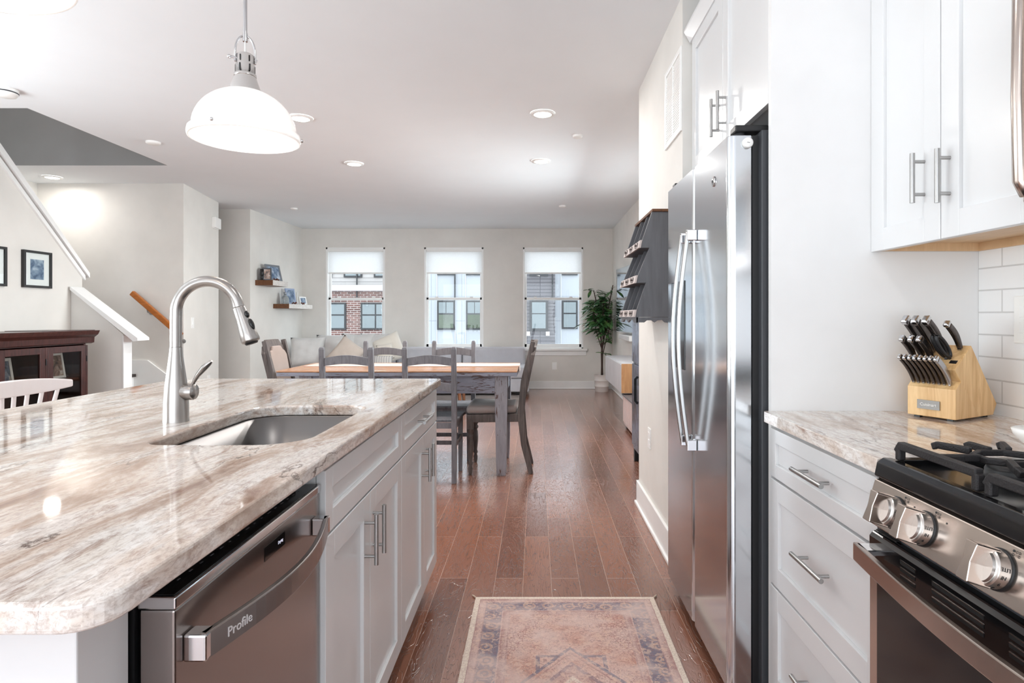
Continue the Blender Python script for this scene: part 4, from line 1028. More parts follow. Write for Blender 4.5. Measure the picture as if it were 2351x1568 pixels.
# on the angled corner wall: frame along the wall
def cw(s_, z):  # s_ 0..1 along the corner wall
    return Vector((-3.80-.2*s_, 6.58+1.11*s_, z))
wd = Vector((-.2, 1.11, 0)).normalized(); wn = Vector((wd.y, -wd.x, 0))
MW = lambda s_, z: Matrix.Translation(cw(s_, z)) @ Matrix((wd, wn, Vector((0, 0, 1)))).transposed().to_4x4()
t = thing('light_switch', 'white light switch on the angled wall above the faucet lever', 'light switch', tuple(cw(.2, .98)), 'white wall plates')
obj('plate', MB().box(-.04, .04, 0, .006, -.06, .06, MW(.22, 1.115)), WHITE, t, bevel=.0015); obj('toggle', MB().box(-.01, .01, .006, .012, -.02, .02, MW(.22, 1.115)), TRIM, t)
t = thing('door_chime', 'small white chime box high on the angled wall', 'chime', tuple(cw(.8, 2.3)))
obj('cover', MB().box(-.10, .10, 0, .05, -.065, .065, MW(.86, 2.34)), WHITE, t, bevel=.006); obj('base', MB().box(-.09, .09, 0, .02, -.072, -.055, MW(.86, 2.34)), TRIM, t)
t = thing('outlet_plate', 'white outlet low on the angled wall just above the island edge', 'outlet', tuple(cw(.62, .4)), 'white wall plates')
obj('plate', MB().box(-.04, .04, 0, .006, -.06, .06, MW(.68, .42)), WHITE, t); obj('socket', MB().box(-.017, .017, .006, .009, -.03, .03, MW(.68, .42)), TRIM, t)
# handrail
t = thing('handrail', 'honey oak handrail on the stair wall', 'handrail', tuple(at(360, 720, 6.5)))
a_, b_ = at(303, 672, 6.50), at(416, 770, 6.50)
obj('rail', MB().rtube([a_, b_], .045, .055, up=(0, 0, 1)), WOOD_O, t, bevel=.008, seg=3)
for u in (.3, .97):
    c_ = a_.lerp(b_, u); obj('bracket', MB().tube([c_+Vector((0, 0, -.02)), c_+Vector((0, .02, -.07)), c_+Vector((0, .079, -.08))], .008, 8).lathe([(.022, 0), (.022, .006)], M=Matrix.Translation(c_+Vector((0, .079, -.08))) @ Matrix.Rotation(PI/2, 4, 'X')), STEEL_H, t)

# framed pictures on the stair wall (face +X)
def art_mat(name, c1, c2, c3):
    s = N(name); v = s.coord(); s.set(Base_Color=s.ramp(s.noise(v, 14, 4, .5), [(.35, lin(c1)), (.5, lin(c2)), (.65, lin(c3))]), Roughness=.4); return s.m
PHOTO_A = art_mat('blue_photo_print', (60, 84, 116), (120, 140, 164), (190, 200, 214))
PHOTO_B = art_mat('beach_photo_print', (52, 58, 72), (120, 134, 156), (196, 190, 184))
PHOTO_C = art_mat('portrait_photo_print', (44, 36, 36), (150, 120, 106), (214, 208, 204))
for (yy0, yy1, z0, z1, lab) in ((5.06, 5.355, 1.432, 1.745, 'square black picture frame with blue photo above the dark cabinet'), (4.56, 4.90, 1.43, 1.745, 'black picture frame cut by the left edge of the photo')):
    t = thing('picture_frame', lab, 'picture', (XW+.01, (yy0+yy1)/2, z0), 'pictures on the stair wall')
    m = MB(); f_ = .02; m.box(XW, XW+.025, yy0, yy0+f_, z0, z1); m.box(XW, XW+.025, yy1-f_, yy1, z0, z1); m.box(XW, XW+.025, yy0+f_, yy1-f_, z0, z0+f_); m.box(XW, XW+.025, yy0+f_, yy1-f_, z1-f_, z1)
    obj('frame', m, FRAMEB, t); obj('mat_board', B(XW, XW+.012, yy0+f_, yy1-f_, z0+f_, z1-f_), PAPER, t)
    cy_, cz_ = (yy0+yy1)/2, (z0+z1)/2; obj('print', B(XW+.012, XW+.0135, cy_-.07, cy_+.07, cz_-.085, cz_+.085), PHOTO_A, t)
    obj('glass', B(XW+.017, XW+.018, yy0+f_, yy1-f_, z0+f_, z1-f_), PANE, t)

# leaning photo frame helper: faces direction 'ang' about Z, leaning back
def lean_frame(name, label, cat, loc, w_, h_, ang, fr, fmat, pmat, lean=.2, depth=.018, mat=None, grp=None, matw=.0):
    M = Matrix.Translation(loc) @ Matrix.Rotation(ang, 4, 'Z') @ Matrix.Rotation(-lean, 4, 'X')   # local front is -Y
    t = thing(name, label, cat, tuple(loc), grp); m = MB()
    m.box(-w_/2, -w_/2+fr, -depth/2, depth/2, 0, h_, M); m.box(w_/2-fr, w_/2, -depth/2, depth/2, 0, h_, M); m.box(-w_/2+fr, w_/2-fr, -depth/2, depth/2, 0, fr, M); m.box(-w_/2+fr, w_/2-fr, -depth/2, depth/2, h_-fr, h_, M)
    obj('frame', m, fmat, t, bevel=.002)
    obj('print', MB().box(-w_/2+fr, w_/2-fr, -.003, depth/2-.002, fr, h_-fr, M), pmat, t)
    obj('easel_back', MB().rtube([M @ Vector((0, depth/2, h_*.65)), Vector(loc)+(Matrix.Rotation(ang, 4, 'Z') @ Vector((0, h_*.45, .002)))], .03, .004, up=(0, 0, 1)), fmat, t)
    return t

# ---------------------------------------------------------------- dark display cabinet by the stair wall (faces +X)
XC = -3.86; CY0, CY1 = 3.92, 5.255; CZ = 1.068
t = thing('display_cabinet', 'dark mahogany display cabinet with glass doors against the stair wall', 'cabinet', (-4.05, 4.6, 0))
m = MB(); m.box(XW+.002, XW+.014, CY0, CY1, .08, CZ-.05); m.box(XW+.014, XC-.02, CY0, CY0+.02, .08, CZ-.05); m.box(XW+.014, XC-.02, CY1-.02, CY1, .08, CZ-.05); m.box(XW+.014, XC-.02, CY0+.02, CY1-.02, .08, .11); m.box(XW+.014, XC-.02, CY0+.02, CY1-.02, CZ-.07, CZ-.05)
m.box(XC-.04, XC-.02, CY0, CY1, CZ-.115, CZ-.05)
obj('carcass', m, WOOD_C, t)
obj('base', B(XW+.002, XC, CY0-.01, CY1+.01, 0, .08), WOOD_C, t, bevel=.004)
obj('crown', MB().prism([(XC-.03, CZ-.115), (XC-.005, CZ-.105), (XC-.002, CZ-.06), (XC+.03, CZ-.035), (XC+.04, CZ-.015), (XC+.045, CZ), (XW+.002, CZ), (XW+.002, CZ-.05), (XC-.03, CZ-.05)], CY0-.05, CY1+.085, 'y'), WOOD_C, t, bevel=.002)
obj('top_lip', B(XW+.002, XC+.0, 4.9, CY1+.085, CZ, CZ+.004), WOOD_C, t)
obj('shelf', B(XW+.014, XC-.03, CY0+.02, CY1-.02, .655, .675), WOOD_C, t)
for a, b in ((3.94, 4.355), (4.385, 4.80), (4.83, 5.235)):
    m = MB(); r_ = .05; z0, z1 = .12, CZ-.125
    m.box(XC-.02, XC, a, a+r_, z0, z1); m.box(XC-.02, XC, b-r_, b, z0, z1); m.box(XC-.02, XC, a+r_, b-r_, z1-.05, z1); m.box(XC-.02, XC, a+r_, b-r_, z0, z0+.06)
    d_ = obj('door', m, WOOD_C, t, bevel=.002); obj('glass', B(XC-.012, XC-.009, a+r_, b-r_, z0+.06, z1-.05), CABGLASS, d_)
    obj('hinge', MB().tube([(XC+.002, b+.006, z1-.14), (XC+.002, b+.006, z1-.09)], .004, 8), BLACKM, d_)
obj('stile', B(XC-.02, XC-.001, 4.357, 4.383, .12, CZ-.125).box(XC-.02, XC-.001, 4.802, 4.828, .12, CZ-.125).box(XC-.02, XC-.001, CY1-.018, CY1, .1, CZ-.125).box(XC-.02, XC-.001, CY0, CY0+.018, .1, CZ-.125), WOOD_C, t)
lean_frame('photo_frame', 'white framed beach photo behind the left glass door of the dark cabinet', 'photo frame', (XC-.09, 4.53, .676), .17, .20, PI/2, .022, TRIM, PHOTO_B, .16, grp='photos inside the dark cabinet')
lean_frame('photo_frame', 'pale framed portrait of a couple behind the right glass door of the dark cabinet', 'photo frame', (XC-.09, 5.02, .676), .20, .21, PI/2, .020, TRIM, PHOTO_C, .16, grp='photos inside the dark cabinet')

# ---------------------------------------------------------------- dining table and chairs
TY0, TY1, TX0, TX1, TZ = 4.46, 5.25, -1.90, -.135, .79
t = thing('dining_table', 'distressed grey farmhouse dining table with worn brown top', 'table', ((TX0+TX1)/2, (TY0+TY1)/2, 0))
obj('tabletop', B(TX0, TX1, TY0, TY1, TZ-.012, TZ), WOOD_T, t, bevel=.004)
obj('tabletop_edge', B(TX0+.001, TX1-.001, TY0+.001, TY1-.001, TZ-.040, TZ-.0125), TABLE_P, t, bevel=.003)
ax0, ax1, ay0, ay1 = TX0+.14, TX1-.075, TY0+.07, TY1-.06
LG = .095
obj('apron', B(ax0+LG, ax1-LG, ay0+.01, ay0+.035, TZ-.175, TZ-.0405).box(ax0+LG, ax1-LG, ay1-.035, ay1-.01, TZ-.175, TZ-.0405).box(ax0+.01, ax0+.035, ay0+LG, ay1-LG, TZ-.175, TZ-.0405).box(ax1-.035, ax1-.01, ay0+LG, ay1-LG, TZ-.175, TZ-.0405), TABLE_P, t)
for xx in (ax0, ax1-LG):
    for yy in (ay0, ay1-LG):
        m = MB(); c0 = LG/2; m.rtube([(xx+c0, yy+c0, TZ-.0405), (xx+c0, yy+c0, TZ-.18), (xx+c0, yy+c0, .04), (xx+c0, yy+c0, 0)], [LG, LG, .074, .066], [LG, LG, .074, .066], up=(0, 1, 0))
        obj('leg', m, LEG_P, t, bevel=.002)
RUN = fabric('blush_table_runner', (186, 162, 152))
m = MB(); m.box(TX0+.06, TX1+.004, 4.83, 5.12, TZ+.0008, TZ+.004); m.box(TX1+.0008, TX1+.004, 4.83, 5.12, TZ-.05, TZ+.0008)
solo('table_runner', m, RUN, 'blush fabric runner lying along the dining table', 'table runner')
TS = []
m = MB().rtube([(-1.02, 4.88, TZ+.006), (-.95, 4.85, TZ+.012), (-.90, 4.82, TZ+.006)], .05, .004)

def ladder_chair(label):
    t = thing('dining_chair', label, 'chair', (0, 0, 0), 'ladder-back dining chairs')
    hw = .174
    for sx in (-1, 1):
        m = MB().rtube([(sx*hw, -.195, 0), (sx*hw, -.185, .25), (sx*hw, -.185, .45), (sx*hw, -.200, .75), (sx*hw, -.215, .955), (sx*hw, -.2155, .968), (sx*hw, -.216, .973)], [.034, .036, .038, .036, .036, .03, .02], [.032, .034, .036, .034, .032, .026, .016], up=(0, 1, 0))
        obj('back_post', m, WOOD_G, t, bevel=.003)
        obj('leg', MB().rtube([(sx*(hw+.0), .17, 0), (sx*hw, .17, .43)], [.028, .036], [.028, .036], up=(0, 1, 0)), WOOD_G, t, bevel=.002)
        obj('side_stretcher', B(sx*hw-.01, sx*hw+.01, -.17, .155, .25, .285), WOOD_G, t); obj('side_rail', B(sx*hw-.012, sx*hw+.012, -.17, .155, .385, .43), WOOD_G, t)
    for z0, hgt, yy in ((.836, .072, -.209), (.650, .07, -.194)):
        n = 10; top = [(-hw+.015+(2*hw-.03)*k/n, z0+hgt*.78+.022*math.sin(PI*k/n)) for k in range(n+1)]; bo = [(-hw+.015+(2*hw-.03)*k/n, z0+.016*math.sin(PI*k/n)) for k in range(n+1)]
        obj('back_slat', MB().prism(top+bo[::-1], yy-.009, yy+.009, 'y'), WOOD_G, t, bevel=.002)
    obj('seat', MB().prism([(-.195, -.165), (.195, -.165), (.21, .20), (-.21, .20)], .430, .452), WOOD_G, t, bevel=.006, seg=3)
    obj('front_rail', B(-hw+.014, hw-.014, .158, .178, .385, .43), WOOD_G, t); obj('rear_rail', B(-hw+.014, hw-.014, -.195, -.178, .39, .43), WOOD_G, t); obj('front_stretcher', B(-hw+.014, hw-.014, .16, .175, .20, .23), WOOD_G, t)
    return t
LC = ladder_chair('grey ladder-back chair on the near side of the table, left, back to camera')
LC.location = (-1.342, 4.535, 0)
dup(LC, (-.755, 4.535, 0), 0, 'grey ladder-back chair on the near side of the table, right, beside the island corner')
dup(LC, (-1.332, 5.19, 0), PI, 'grey ladder-back chair on the far side of the table, in front of the pillows')
dup(LC, (-.725, 5.19, 0), PI, 'grey ladder-back chair on the far side of the table, before the middle window')

def end_chair(label):
    t = thing('upholstered_dining_chair', label, 'chair', (0, 0, 0), 'upholstered end chairs')
    yb = [(-.27, 0), (-.215, .22), (-.192, .45), (-.215, .70), (-.285, 1.00)]
    for sx in (-1, 1):
        P = [(sx*(.165+.02*max(0, (z_-.45))), y_, z_) for y_, z_ in yb]
        obj('back_leg', MB().rtube(P, [.034, .036, .040, .036, .030], [.036, .042, .052, .044, .034], up=(0, 1, 0)), WOOD_E, t, bevel=.004)
        x_ = sx*.20
        obj('leg', MB().lathe([(.010, 0), (.015, .02), (.017, .05), (.011, .07), (.019, .085), (.012, .105), (.016, .13), (.021, .20), (.018, .255), (.012, .27), (.022, .285), (.022, .295), (.014, .31), (.024, .325), (.024, .345)], c=(x_, .185, 0), seg=16).box(x_-.025, x_+.025, .16, .21, .345, .455), WOOD_E, t)
    def yb_(z): return -.192-(z-.45)*.17*(1 if z < .7 else 1)-(max(0, z-.7))*.07
    out = [(-.17, .53), (-.20, .90), (-.165, .955), (-.135, .965), (-.10, 1.005), (.10, 1.005), (.135, .965), (.165, .955), (.20, .90), (.17, .53)]
    inn = [(-.13, .55), (-.155, .88), (-.13, .915), (-.10, .925), (-.075, .955), (.075, .955), (.10, .925), (.13, .915), (.155, .88), (.13, .55)]
    fr_ = MB().prism(out, -.016, .016, 'y'); fr_.xf(lambda v: (v.x, v.y+yb_(v.z), v.z)); obj('back_frame', fr_, WOOD_E, t, bevel=.004)
    pn_ = MB().prism(inn, .012, .034, 'y'); pn_.xf(lambda v: (v.x, v.y+yb_(v.z), v.z)); obj('back_cushion', pn_, LINEN, t, bevel=.010, seg=3)
    obj('seat_rail', MB().prism([(-.185, -.185), (.185, -.185), (.222, .21), (-.222, .21)], .395, .455), WOOD_E, t, bevel=.003)
    obj('seat_cushion', MB().prism([(-.18, -.165), (.18, -.165), (.222, .215), (-.222, .215)], .4555, .52), SEATL, t, bevel=.028, seg=5)
    return t
EC = end_chair('brown wooden chair with grey padded seat at the right end of the table')
EC.location = (-.305, 4.775, 0); EC.rotation_euler = (0, 0, PI/2)
dup(EC, (-1.80, 4.86, 0), -PI/2, 'wooden chair with beige padded back at the left end of the table')

# ---------------------------------------------------------------- living room
solo('area_rug', B(-3.4, -.2, 7.75, 9.2, .001, .012), fabric('grey_brown_rug', (140, 126, 120), .95, 200, .25), 'grey-brown area rug under the sofa and coffee table', 'rug')
t = thing('sectional_sofa', 'light grey sectional sofa under the back windows', 'sofa', (-1.9, 9.4, 0))
obj('base', B(-3.72, -.10, 9.0, 9.80, .07, .27), SOFA, t, bevel=.02, seg=3)
obj('seat_cushion', B(-1.13, -.10, 8.97, 9.60, .272, .435), SOFA, t, bevel=.035, seg=4)
obj('seat_cushion', B(-2.16, -1.14, 8.97, 9.60, .272, .435), SOFA, t, bevel=.035, seg=4)
obj('seat_cushion', B(-3.70, -2.17, 8.97, 9.60, .272, .435), SOFA, t, bevel=.035, seg=4)
obj('backrest', B(-1.16, -.17, 9.60, 9.86, .272, .70), SOFA, t, bevel=.045, seg=4)
obj('backrest', B(-2.20, -1.17, 9.60, 9.86, .272, .70), SOFA, t, bevel=.045, seg=4)
obj('backrest', B(-3.72, -2.21, 9.60, 9.86, .272, .72), SOFA, t, bevel=.045, seg=4)
obj('foot', B(-3.6, -3.5, 9.1, 9.7, 0, .07).box(-.3, -.2, 9.1, 9.7, 0, .07), BLACKM, t)
def pillow(w_, h_, th, M, n=14, corner=.18, wr=0, seed=0):
    m = MB(); vs = []; rn = random.Random(seed)
    for side in (1, -1):
        for i in range(n+1):
            for j in range(n+1):
                u, v = i/n*2-1, j/n*2-1
                pull = 1-corner*.35*((1-abs(v)**2)*(abs(u)**6)) if True else 1
                pull2 = 1-corner*.35*((1-abs(u)**2)*(abs(v)**6))
                tt = th/2*((1-abs(u)**3.2)*(1-abs(v)**3.2))**.55
                wv = wr*math.sin(u*9+v*4+seed)*math.cos(v*6-u*3)*(1-u*u)*(1-v*v)
                vs.append(M @ Vector((u*w_/2*pull, side*(-tt)-wv*side, v*h_/2*pull2)))
    N_ = (n+1)**2
    fs = []
    for i in range(n):
        for j in range(n):
            a = i*(n+1)+j; fs.append((a, a+n+1, a+n+2, a+1)); fs.append((N_+a, N_+a+1, N_+a+n+2, N_+a+n+1))
    m.add(vs, fs, smooth=True); return m
def PMx(x, y, z, rx=0, ry=0, rz=0): return Matrix.Translation((x, y, z)) @ Matrix.Rotation(rz, 4, 'Z') @ Matrix.Rotation(rx, 4, 'X') @ Matrix.Rotation(ry, 4, 'Y')
for i, (x_, y_, z_, w_, h_, rz_) in enumerate(((-3.38, 9.05, .66, .50, .44, .25), (-3.02, 9.25, .685, .62, .46, .1), (-2.72, 9.34, .70, .52, .46, 0), (-2.50, 9.40, .70, .46, .46, -.1))):
    obj('back_cushion', pillow(w_, h_, .26, PMx(x_, y_, z_, -.22, 0, rz_), wr=.012, seed=i), SOFA2, t, weld=True)
def throw(lab, px, py, D, s_, M_, mat, th=.16, wr=.006, hh=None):
    p = at(px, py, D); solo('throw_pillow', pillow(s_, hh or s_, th, Matrix.Translation(p) @ M_, wr=wr, seed=int(px)), mat, lab, 'pillow', 'throw pillows on the sofa', weld=True)
Ry = lambda a: Matrix.Rotation(a, 4, 'Y'); Rx = lambda a: Matrix.Rotation(a, 4, 'X'); Rz = lambda a: Matrix.Rotation(a, 4, 'Z')
throw('beige throw pillow propped in front of the grey back cushions', 795, 813, 8.85, .42, Rx(-.3) @ Ry(.62), BEIGE)
throw('large cream throw pillow with a raised pointed corner, right of the cushions', 893, 801, 9.30, .44, Rx(-.2) @ Ry(-.42), CREAM)
throw('small cream pillow half hidden behind a chair back', 884, 808, 9.05, .24, Rx(-.2) @ Ry(-.2), CREAM, .10)
STR = m_brick('striped_ticking', (214, 212, 208), (206, 204, 202), (140, 140, 144), .035, 9, .003, 'xz', .9, off=0, bump=.1)
throw('striped pillow lying low on the sofa seat', 878, 829, 8.95, .30, Rx(-.2), STR, .12, hh=.16)
t = thing('coffee_table', 'low brown wooden coffee table in front of the sofa', 'coffee table', (-1.55, 8.1, 0))
obj('top', B(-2.2, -.92, 7.8, 8.42, .36, .40), WOOD_N, t, bevel=.004)
for xx, yy in ((-2.1, 7.9), (-2.1, 8.34), (-1.0, 7.9), (-1.0, 8.34)): obj('leg', MB().tube([(xx, yy, .36), (xx+.02, yy, .0125)], [.03, .018], 12), WOOD_N, t)

# potted tree
PX, PY = 1.045, 9.66
t = thing('potted_tree', 'tall leafy artificial tree in a white ribbed pot by the right window', 'potted plant', (PX, PY, 0))
POT = paint('matte_white_ceramic', (226, 220, 216), .6)
L = lambda m: m.xf(lambda v: (v.x+PX, v.y+PY, v.z))
pot = obj('pot', L(MB().lathe([(.098, 0), (.103, .01), (.108, .075), (.112, .08), (.113, .088), (.109, .092), (.113, .165), (.117, .17), (.118, .178), (.114, .182), (.118, .262), (.122, .268), (.112, .268), (.104, .24), (.0001, .235)], seg=36, caps=False)), POT, t)
obj('soil', L(MB().lathe([(.104, .2405), (.05, .245), (.0001, .248)], seg=20, caps=False)), paint('dark_moss', (50, 44, 34), .95), pot)
rn = random.Random(11); BARK = paint('dark_bark', (64, 48, 42), .8)
LEAF = N('glossy_green_leaf'); oi = LEAF.coord(); LEAF.set(Base_Color=LEAF.ramp(LEAF.noise(oi, 9, 3), [(.35, lin((38, 78, 46))), (.55, lin((76, 120, 70))), (.72, lin((120, 154, 84)))]), Roughness=.28); LEAF = LEAF.m
trunk = MB(); fol = MB()
stems = [[(0, 0, .24), (.01, .0, .6), (-.02, .02, .95), (-.06, .0, 1.3), (-.13, -.02, 1.6)], [(.01, .01, .24), (.0, .01, .62), (.05, .0, .95), (.10, -.03, 1.3), (.17, -.06, 1.68)], [(0, 0, .5), (.05, -.03, .75), (.12, -.06, 1.02), (.14, -.05, 1.2)], [(-.01, 0, .7), (-.09, -.04, .95), (-.14, -.05, 1.2), (-.12, -.04, 1.35)], [(.02, 0, .8), (.0, -.08, 1.1), (.02, -.1, 1.45)]]
def leaf(p, d, ln, wd_):
    d = d.normalized(); s__ = d.cross(Vector((0, 0, 1)))
    if s__.length < .1: s__ = Vector((1, 0, 0))
    s__.normalize(); s__ = (s__+Vector((rn.uniform(-.4, .4), rn.uniform(-.4, .4), rn.uniform(-.5, .5)))).normalized(); nrm_ = d.cross(s__)
    rows = []; n = 5
    for i in range(n+1):
        u = i/n; c = p+d*(ln*u)+Vector((0, 0, -ln*.35*u*u)); w2 = wd_*math.sin(PI*min(1, u*.97+.03))**.8
        rows += [c-s__*w2+nrm_*w2*.25, c, c+s__*w2+nrm_*w2*.25]
    fol.add(rows, [(i*3+k, i*3+k+1, i*3+k+4, i*3+k+3) for i in range(n) for k in (0, 1)], smooth=True)
for si, stm in enumerate(stems):
    trunk.tube(stm, [.016-.009*i/(len(stm)-1) if si < 2 else .007 for i in range(len(stm))], 10)
    P = [Vector(p) for p in stm]
    for k in range(24 if si < 2 else 16):
        u = .42+.58*rn.random() if si < 2 else .3+.7*rn.random()
        f = u*(len(P)-1); i = min(int(f), len(P)-2); b = P[i].lerp(P[i+1], f-i)
        a = rn.uniform(0, 2*PI); r_ = rn.uniform(.05, .20); tip = b+Vector((math.cos(a)*r_, math.sin(a)*r_*.8, rn.uniform(.02, .12)))
        trunk.tube([b, b.lerp(tip, .5)+Vector((0, 0, .02)), tip], .0025, 5)
        for j in range(5):
            q_ = b.lerp(tip, .35+.16*j); aa = a+rn.uniform(-1.3, 1.3)
            leaf(q_, Vector((math.cos(aa), math.sin(aa)*.8, rn.uniform(-.35, .45))), rn.uniform(.13, .22), rn.uniform(.018, .028))
for k in range(8):
    a = k*.8; leaf(Vector((.05, -.02, .60)), Vector((math.cos(a)+.6, math.sin(a), .2)), .18, .026)
def clampx(v): return (min(v.x, 1.19-PX), min(v.y, YB-.02-PY), v.z)
obj('trunk', L(trunk), BARK, t); obj('foliage', L(fol.xf(clampx)), LEAF, t)

# television, floating console, low cabinet, tall cabinet on the right wall
SCR = paint('glossy_screen', (10, 11, 13), .03, spec=1.0, var=.0); SCR.node_tree.nodes['Principled BSDF'].inputs['IOR'].default_value = 2.6
t = thing('television', 'large television reflecting the windows on the right wall behind the tree', 'television', (1.2, 8.1, .97))
TM = Matrix.Translation((1.15, 8.72, 0)) @ Matrix.Rotation(math.radians(4.8), 4, 'Z')     # local -y runs along the screen towards the camera
obj('bezel', MB().box(0, .022, -1.24, 0, .97, 1.86, TM), STEEL_H, t, bevel=.003); obj('screen', MB().box(-.0015, .001, -1.225, -.015, .985, 1.848, TM), SCR, t); obj('mount', B(1.225, 1.2598, 7.8, 8.1, 1.2, 1.6), BLACKM, t)
t = thing('soundbar', 'slim white soundbar mounted below the television', 'speaker', (1.2, 8.1, .88))
obj('housing', B(1.16, 1.2598, 7.55, 8.55, .875, .945), WHITE, t, bevel=.008); obj('grille', B(1.158, 1.1605, 7.58, 8.52, .885, .935), paint('pale_grille', (206, 206, 206), .8), t)
t = thing('floating_console', 'pale grey floating console with oak end under the television', 'console', (1.08, 7.1, .38))
GRY = wood('pale_grey_veneer', (186, 186, 190), (204, 204, 208), (2, 8, 2), 2, .45, .02)
obj('carcass', B(.915, 1.2595, 6.445, 7.87, .385, .685), GRY, t, bevel=.002); obj('end_panel', B(.905, 1.2595, 6.43, 6.4445, .378, .687), WOOD_L, t, bevel=.002); obj('front', B(.900, .9145, 6.445, 7.87, .382, .68), GRY, t, bevel=.001)
t = thing('low_cabinet', 'low blush white cabinet with vertical grooves on the floor by the right wall', 'cabinet', (1.09, 5.9, 0))
BL = paint('blush_white_paint', (222, 204, 200), .45)
obj('body', B(.945, 1.243, 5.25, 6.54, .04, .345), BL, t); obj('top', B(.925, 1.243, 5.24, 6.56, .345, .36), WOOD_G, t, bevel=.002)
m = MB()
for k in range(13): yy = 5.26+k*.1; m.box(.935, .945, yy, yy+.075, .07, .335)
obj('slat', m, BL, t, bevel=.002); obj('foot', B(.96, 1.2, 5.3, 5.36, 0, .04).box(.96, 1.2, 6.44, 6.5, 0, .04), BLACKM, t)
t = thing('storage_cabinet', 'tall distressed blue-grey cabinet standing behind the hallway wall end', 'cabinet', (1.0, 4.6, 0))
obj('body', B(.81, 1.243, 4.02, 5.06, .10, 1.19), HUTCH, t, bevel=.003)
obj('door', B(.797, .809, 4.03, 5.05, .14, .80), HUTCH, t, bevel=.002); obj('door', B(.797, .809, 4.03, 5.05, .82, 1.17), HUTCH, t, bevel=.002)
obj('handle', MB().rtube([(.795, 4.75, .72), (.775, 4.75, .70), (.775, 4.75, .53), (.795, 4.75, .51)], .02, .012, up=(0, 1, 0)), BLACK, t)
for xx, yy in ((.84, 4.06), (.84, 5.02), (1.2, 4.06), (1.2, 5.02)): obj('foot', B(xx-.03, xx+.02, yy-.025, yy+.025, 0, .10), BLACKM, t, bevel=.004)
# black metal frame standing on the tall cabinet
t = thing('wall_mirror', 'black framed mirror leaning on the cabinet behind the organizer', 'mirror', (1.0, 4.6, 1.19))
mm = MB(); X_ = .80
p1, p2 = 1.19, 1.86
obj('frame', MB().box(X_, X_+.03, 5.00, 5.03, p1+.001, p2).box(X_, X_+.03, 4.05, 4.08, p1+.001, p2).box(X_, X_+.03, 4.08, 5.0, p2-.03, p2).box(X_, X_+.03, 4.08, 5.0, p1+.001, p1+.03), FRAMEB, t)
obj('glass', B(X_+.012, X_+.018, 4.08, 5.0, p1+.03, p2-.03), CHROME, t)

# floating shelves on the left wall
XL = -3.82
WSH = wood('lit_shelf_face', (196, 190, 184), (220, 214, 208), (8, 2, 8), 4, .5)  # pale wood carries the light on the shelf fronts in its colour
for (y0, y1, z0, z1, dp, lab) in ((8.30, 8.80, 1.612, 1.683, .245, 'upper floating wooden shelf on the left wall'), (8.87, 9.79, 1.305, 1.370, .235, 'lower floating wooden shelf on the left wall near the corner')):
    t = thing('floating_shelf', lab, 'shelf', (XL+.12, (y0+y1)/2, z0), 'floating corner shelves')
    obj('board', B(XL+.0005, XL+dp-.004, y0, y1, z0, z1), WOOD_B, t, bevel=.001); obj('lit_front_face', B(XL+dp-.0035, XL+dp, y0, y1, z0, z1), WSH, t)
SILV = paint('silver_frame', (150, 156, 164), .3, .8, .1)
DKF = paint('dark_pewter_frame', (60, 62, 68), .35, .5, .2, 20)
z1 = 1.6835
lean_frame('photo_frame', 'silver framed photo leaning on the upper shelf', 'photo frame', (XL+.165, 8.56, z1), .30, .235, PI/2-.25, .03, SILV, PHOTO_A, .25, grp='frames on the corner shelves')
lean_frame('photo_frame', 'small dark stacked frame at the near end of the upper shelf', 'photo frame', (XL+.13, 8.38, z1), .12, .17, PI/2-.9, .018, DKF, PHOTO_C, .08, grp='frames on the corner shelves')
solo('candle_holder', MB().lathe([(.0001, 0), (.028, 0), (.028, .006), (.018, .012), (.018, .06), (.024, .066), (.024, .15), (.0001, .15)], seg=20, caps=False).xf(lambda v: (v.x+XL+.075, v.y+8.34, v.z+z1)), BLACKM, 'small black candle holder against the wall on the upper shelf', 'candle holder')
def berries(x_, y_, z_, lab):
    m = MB(); r2 = random.Random(int(y_*100))
    for k in range(6): m.sphere((x_+r2.uniform(-.03, .03), y_+r2.uniform(-.04, .04), z_+.011+.012*(k % 2)), .011, seg=10, rings=6)
    solo('dried_flowers', m, paint('dried_berry_brown', (96, 46, 22), .6, var=.5, scale=40), lab, 'decoration', 'dried berry clusters on the shelves')
berries(XL+.215, 8.5, z1, 'cluster of brown dried berries before the silver frame on the upper shelf')
z2 = 1.3705
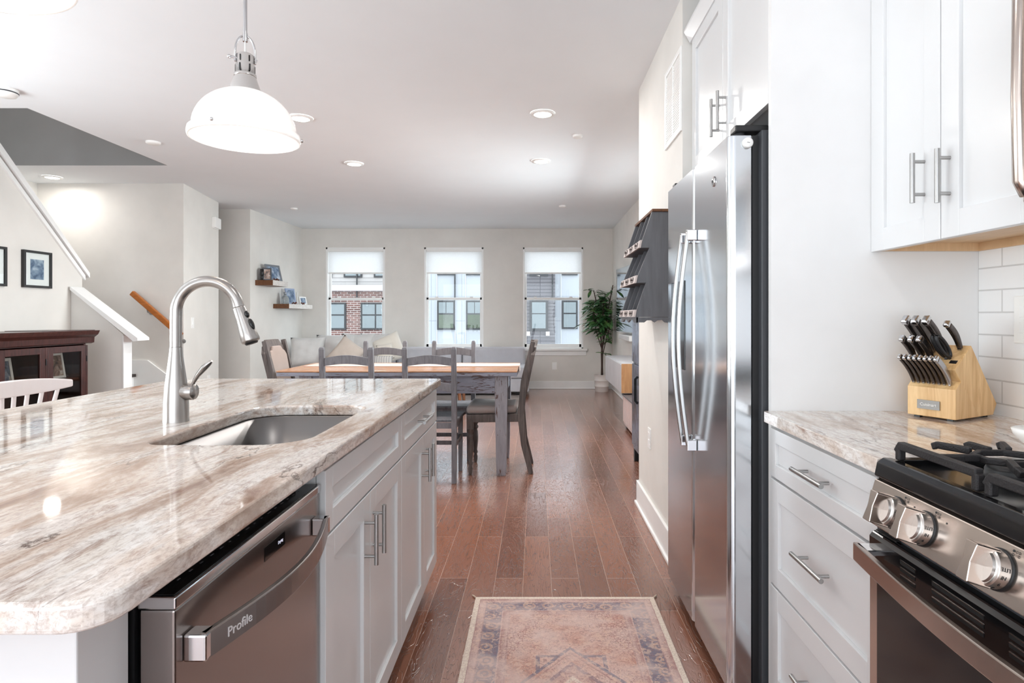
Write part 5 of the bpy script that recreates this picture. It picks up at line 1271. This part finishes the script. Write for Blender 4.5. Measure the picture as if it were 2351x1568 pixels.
GLS = N('bottle_glass'); GLS.set(Base_Color=(.75, .82, .85), Roughness=.05, Transmission_Weight=.75, IOR=1.3); GLS = GLS.m
t = thing('glass_bottle', 'squat clear glass bottle on the lower shelf', 'bottle', (XL+.13, 8.98, z2), None)
obj('vessel', MB().lathe([(.0001, .0), (.05, 0), (.055, .01), (.055, .07), (.045, .105), (.022, .125), (.018, .15), (.0001, .15)], seg=24, caps=False).xf(lambda v: (v.x+XL+.13, v.y+8.98, v.z+z2)), GLS, t)
obj('neck_ring', MB().lathe([(.021, .148), (.023, .15), (.021, .175), (.0001, .178)], seg=20, caps=False).xf(lambda v: (v.x+XL+.13, v.y+8.98, v.z+z2)), SILV, t)
lean_frame('photo_frame', 'pale blue framed photo leaning on the lower shelf beside the bottle', 'photo frame', (XL+.15, 9.17, z2), .19, .24, PI/2-.35, .026, paint('pale_blue_frame', (150, 166, 196), .4), PHOTO_A, .18, grp='frames on the corner shelves')
lean_frame('photo_frame', 'small white card frame at the far end of the lower shelf', 'photo frame', (XL+.16, 9.62, z2), .15, .13, PI/2-.35, .02, TRIM, PHOTO_A, .25, grp='frames on the corner shelves')
berries(XL+.205, 9.13, z2, 'dark berry cluster before the pale blue frame'); berries(XL+.2, 9.42, z2, 'brown berry cluster beside the white card frame')
solo('bud_vase', MB().lathe([(.0001, 0), (.015, 0), (.017, .03), (.009, .06), (.008, .18), (.012, .19), (.0001, .19)], seg=16, caps=False).xf(lambda v: (v.x+XL+.13, v.y+9.43, v.z+z2)), WHITE, 'slim white bud vase on the lower shelf', 'vase')

# ---------------------------------------------------------------- kitchen runner rug
RG = MB().box(-.253, .497, 1.30, 2.57, .0005, .008)
rug = solo('kitchen_rug', RG, m_rug(), 'faded pink and blue patterned rug on the kitchen aisle floor', 'rug', bevel=.002)
m = MB()
for (x_, y_, s__) in ((-.253, 2.57, -1), (.497, 2.57, 1)): m.tube([(x_, y_, .005), (x_+s__*.012, y_+.015, .006), (x_+s__*.016, y_+.022, .004)], .003, 6)
obj('corner_tassel', m, fabric('cream_tassel', (220, 200, 178)), rug)
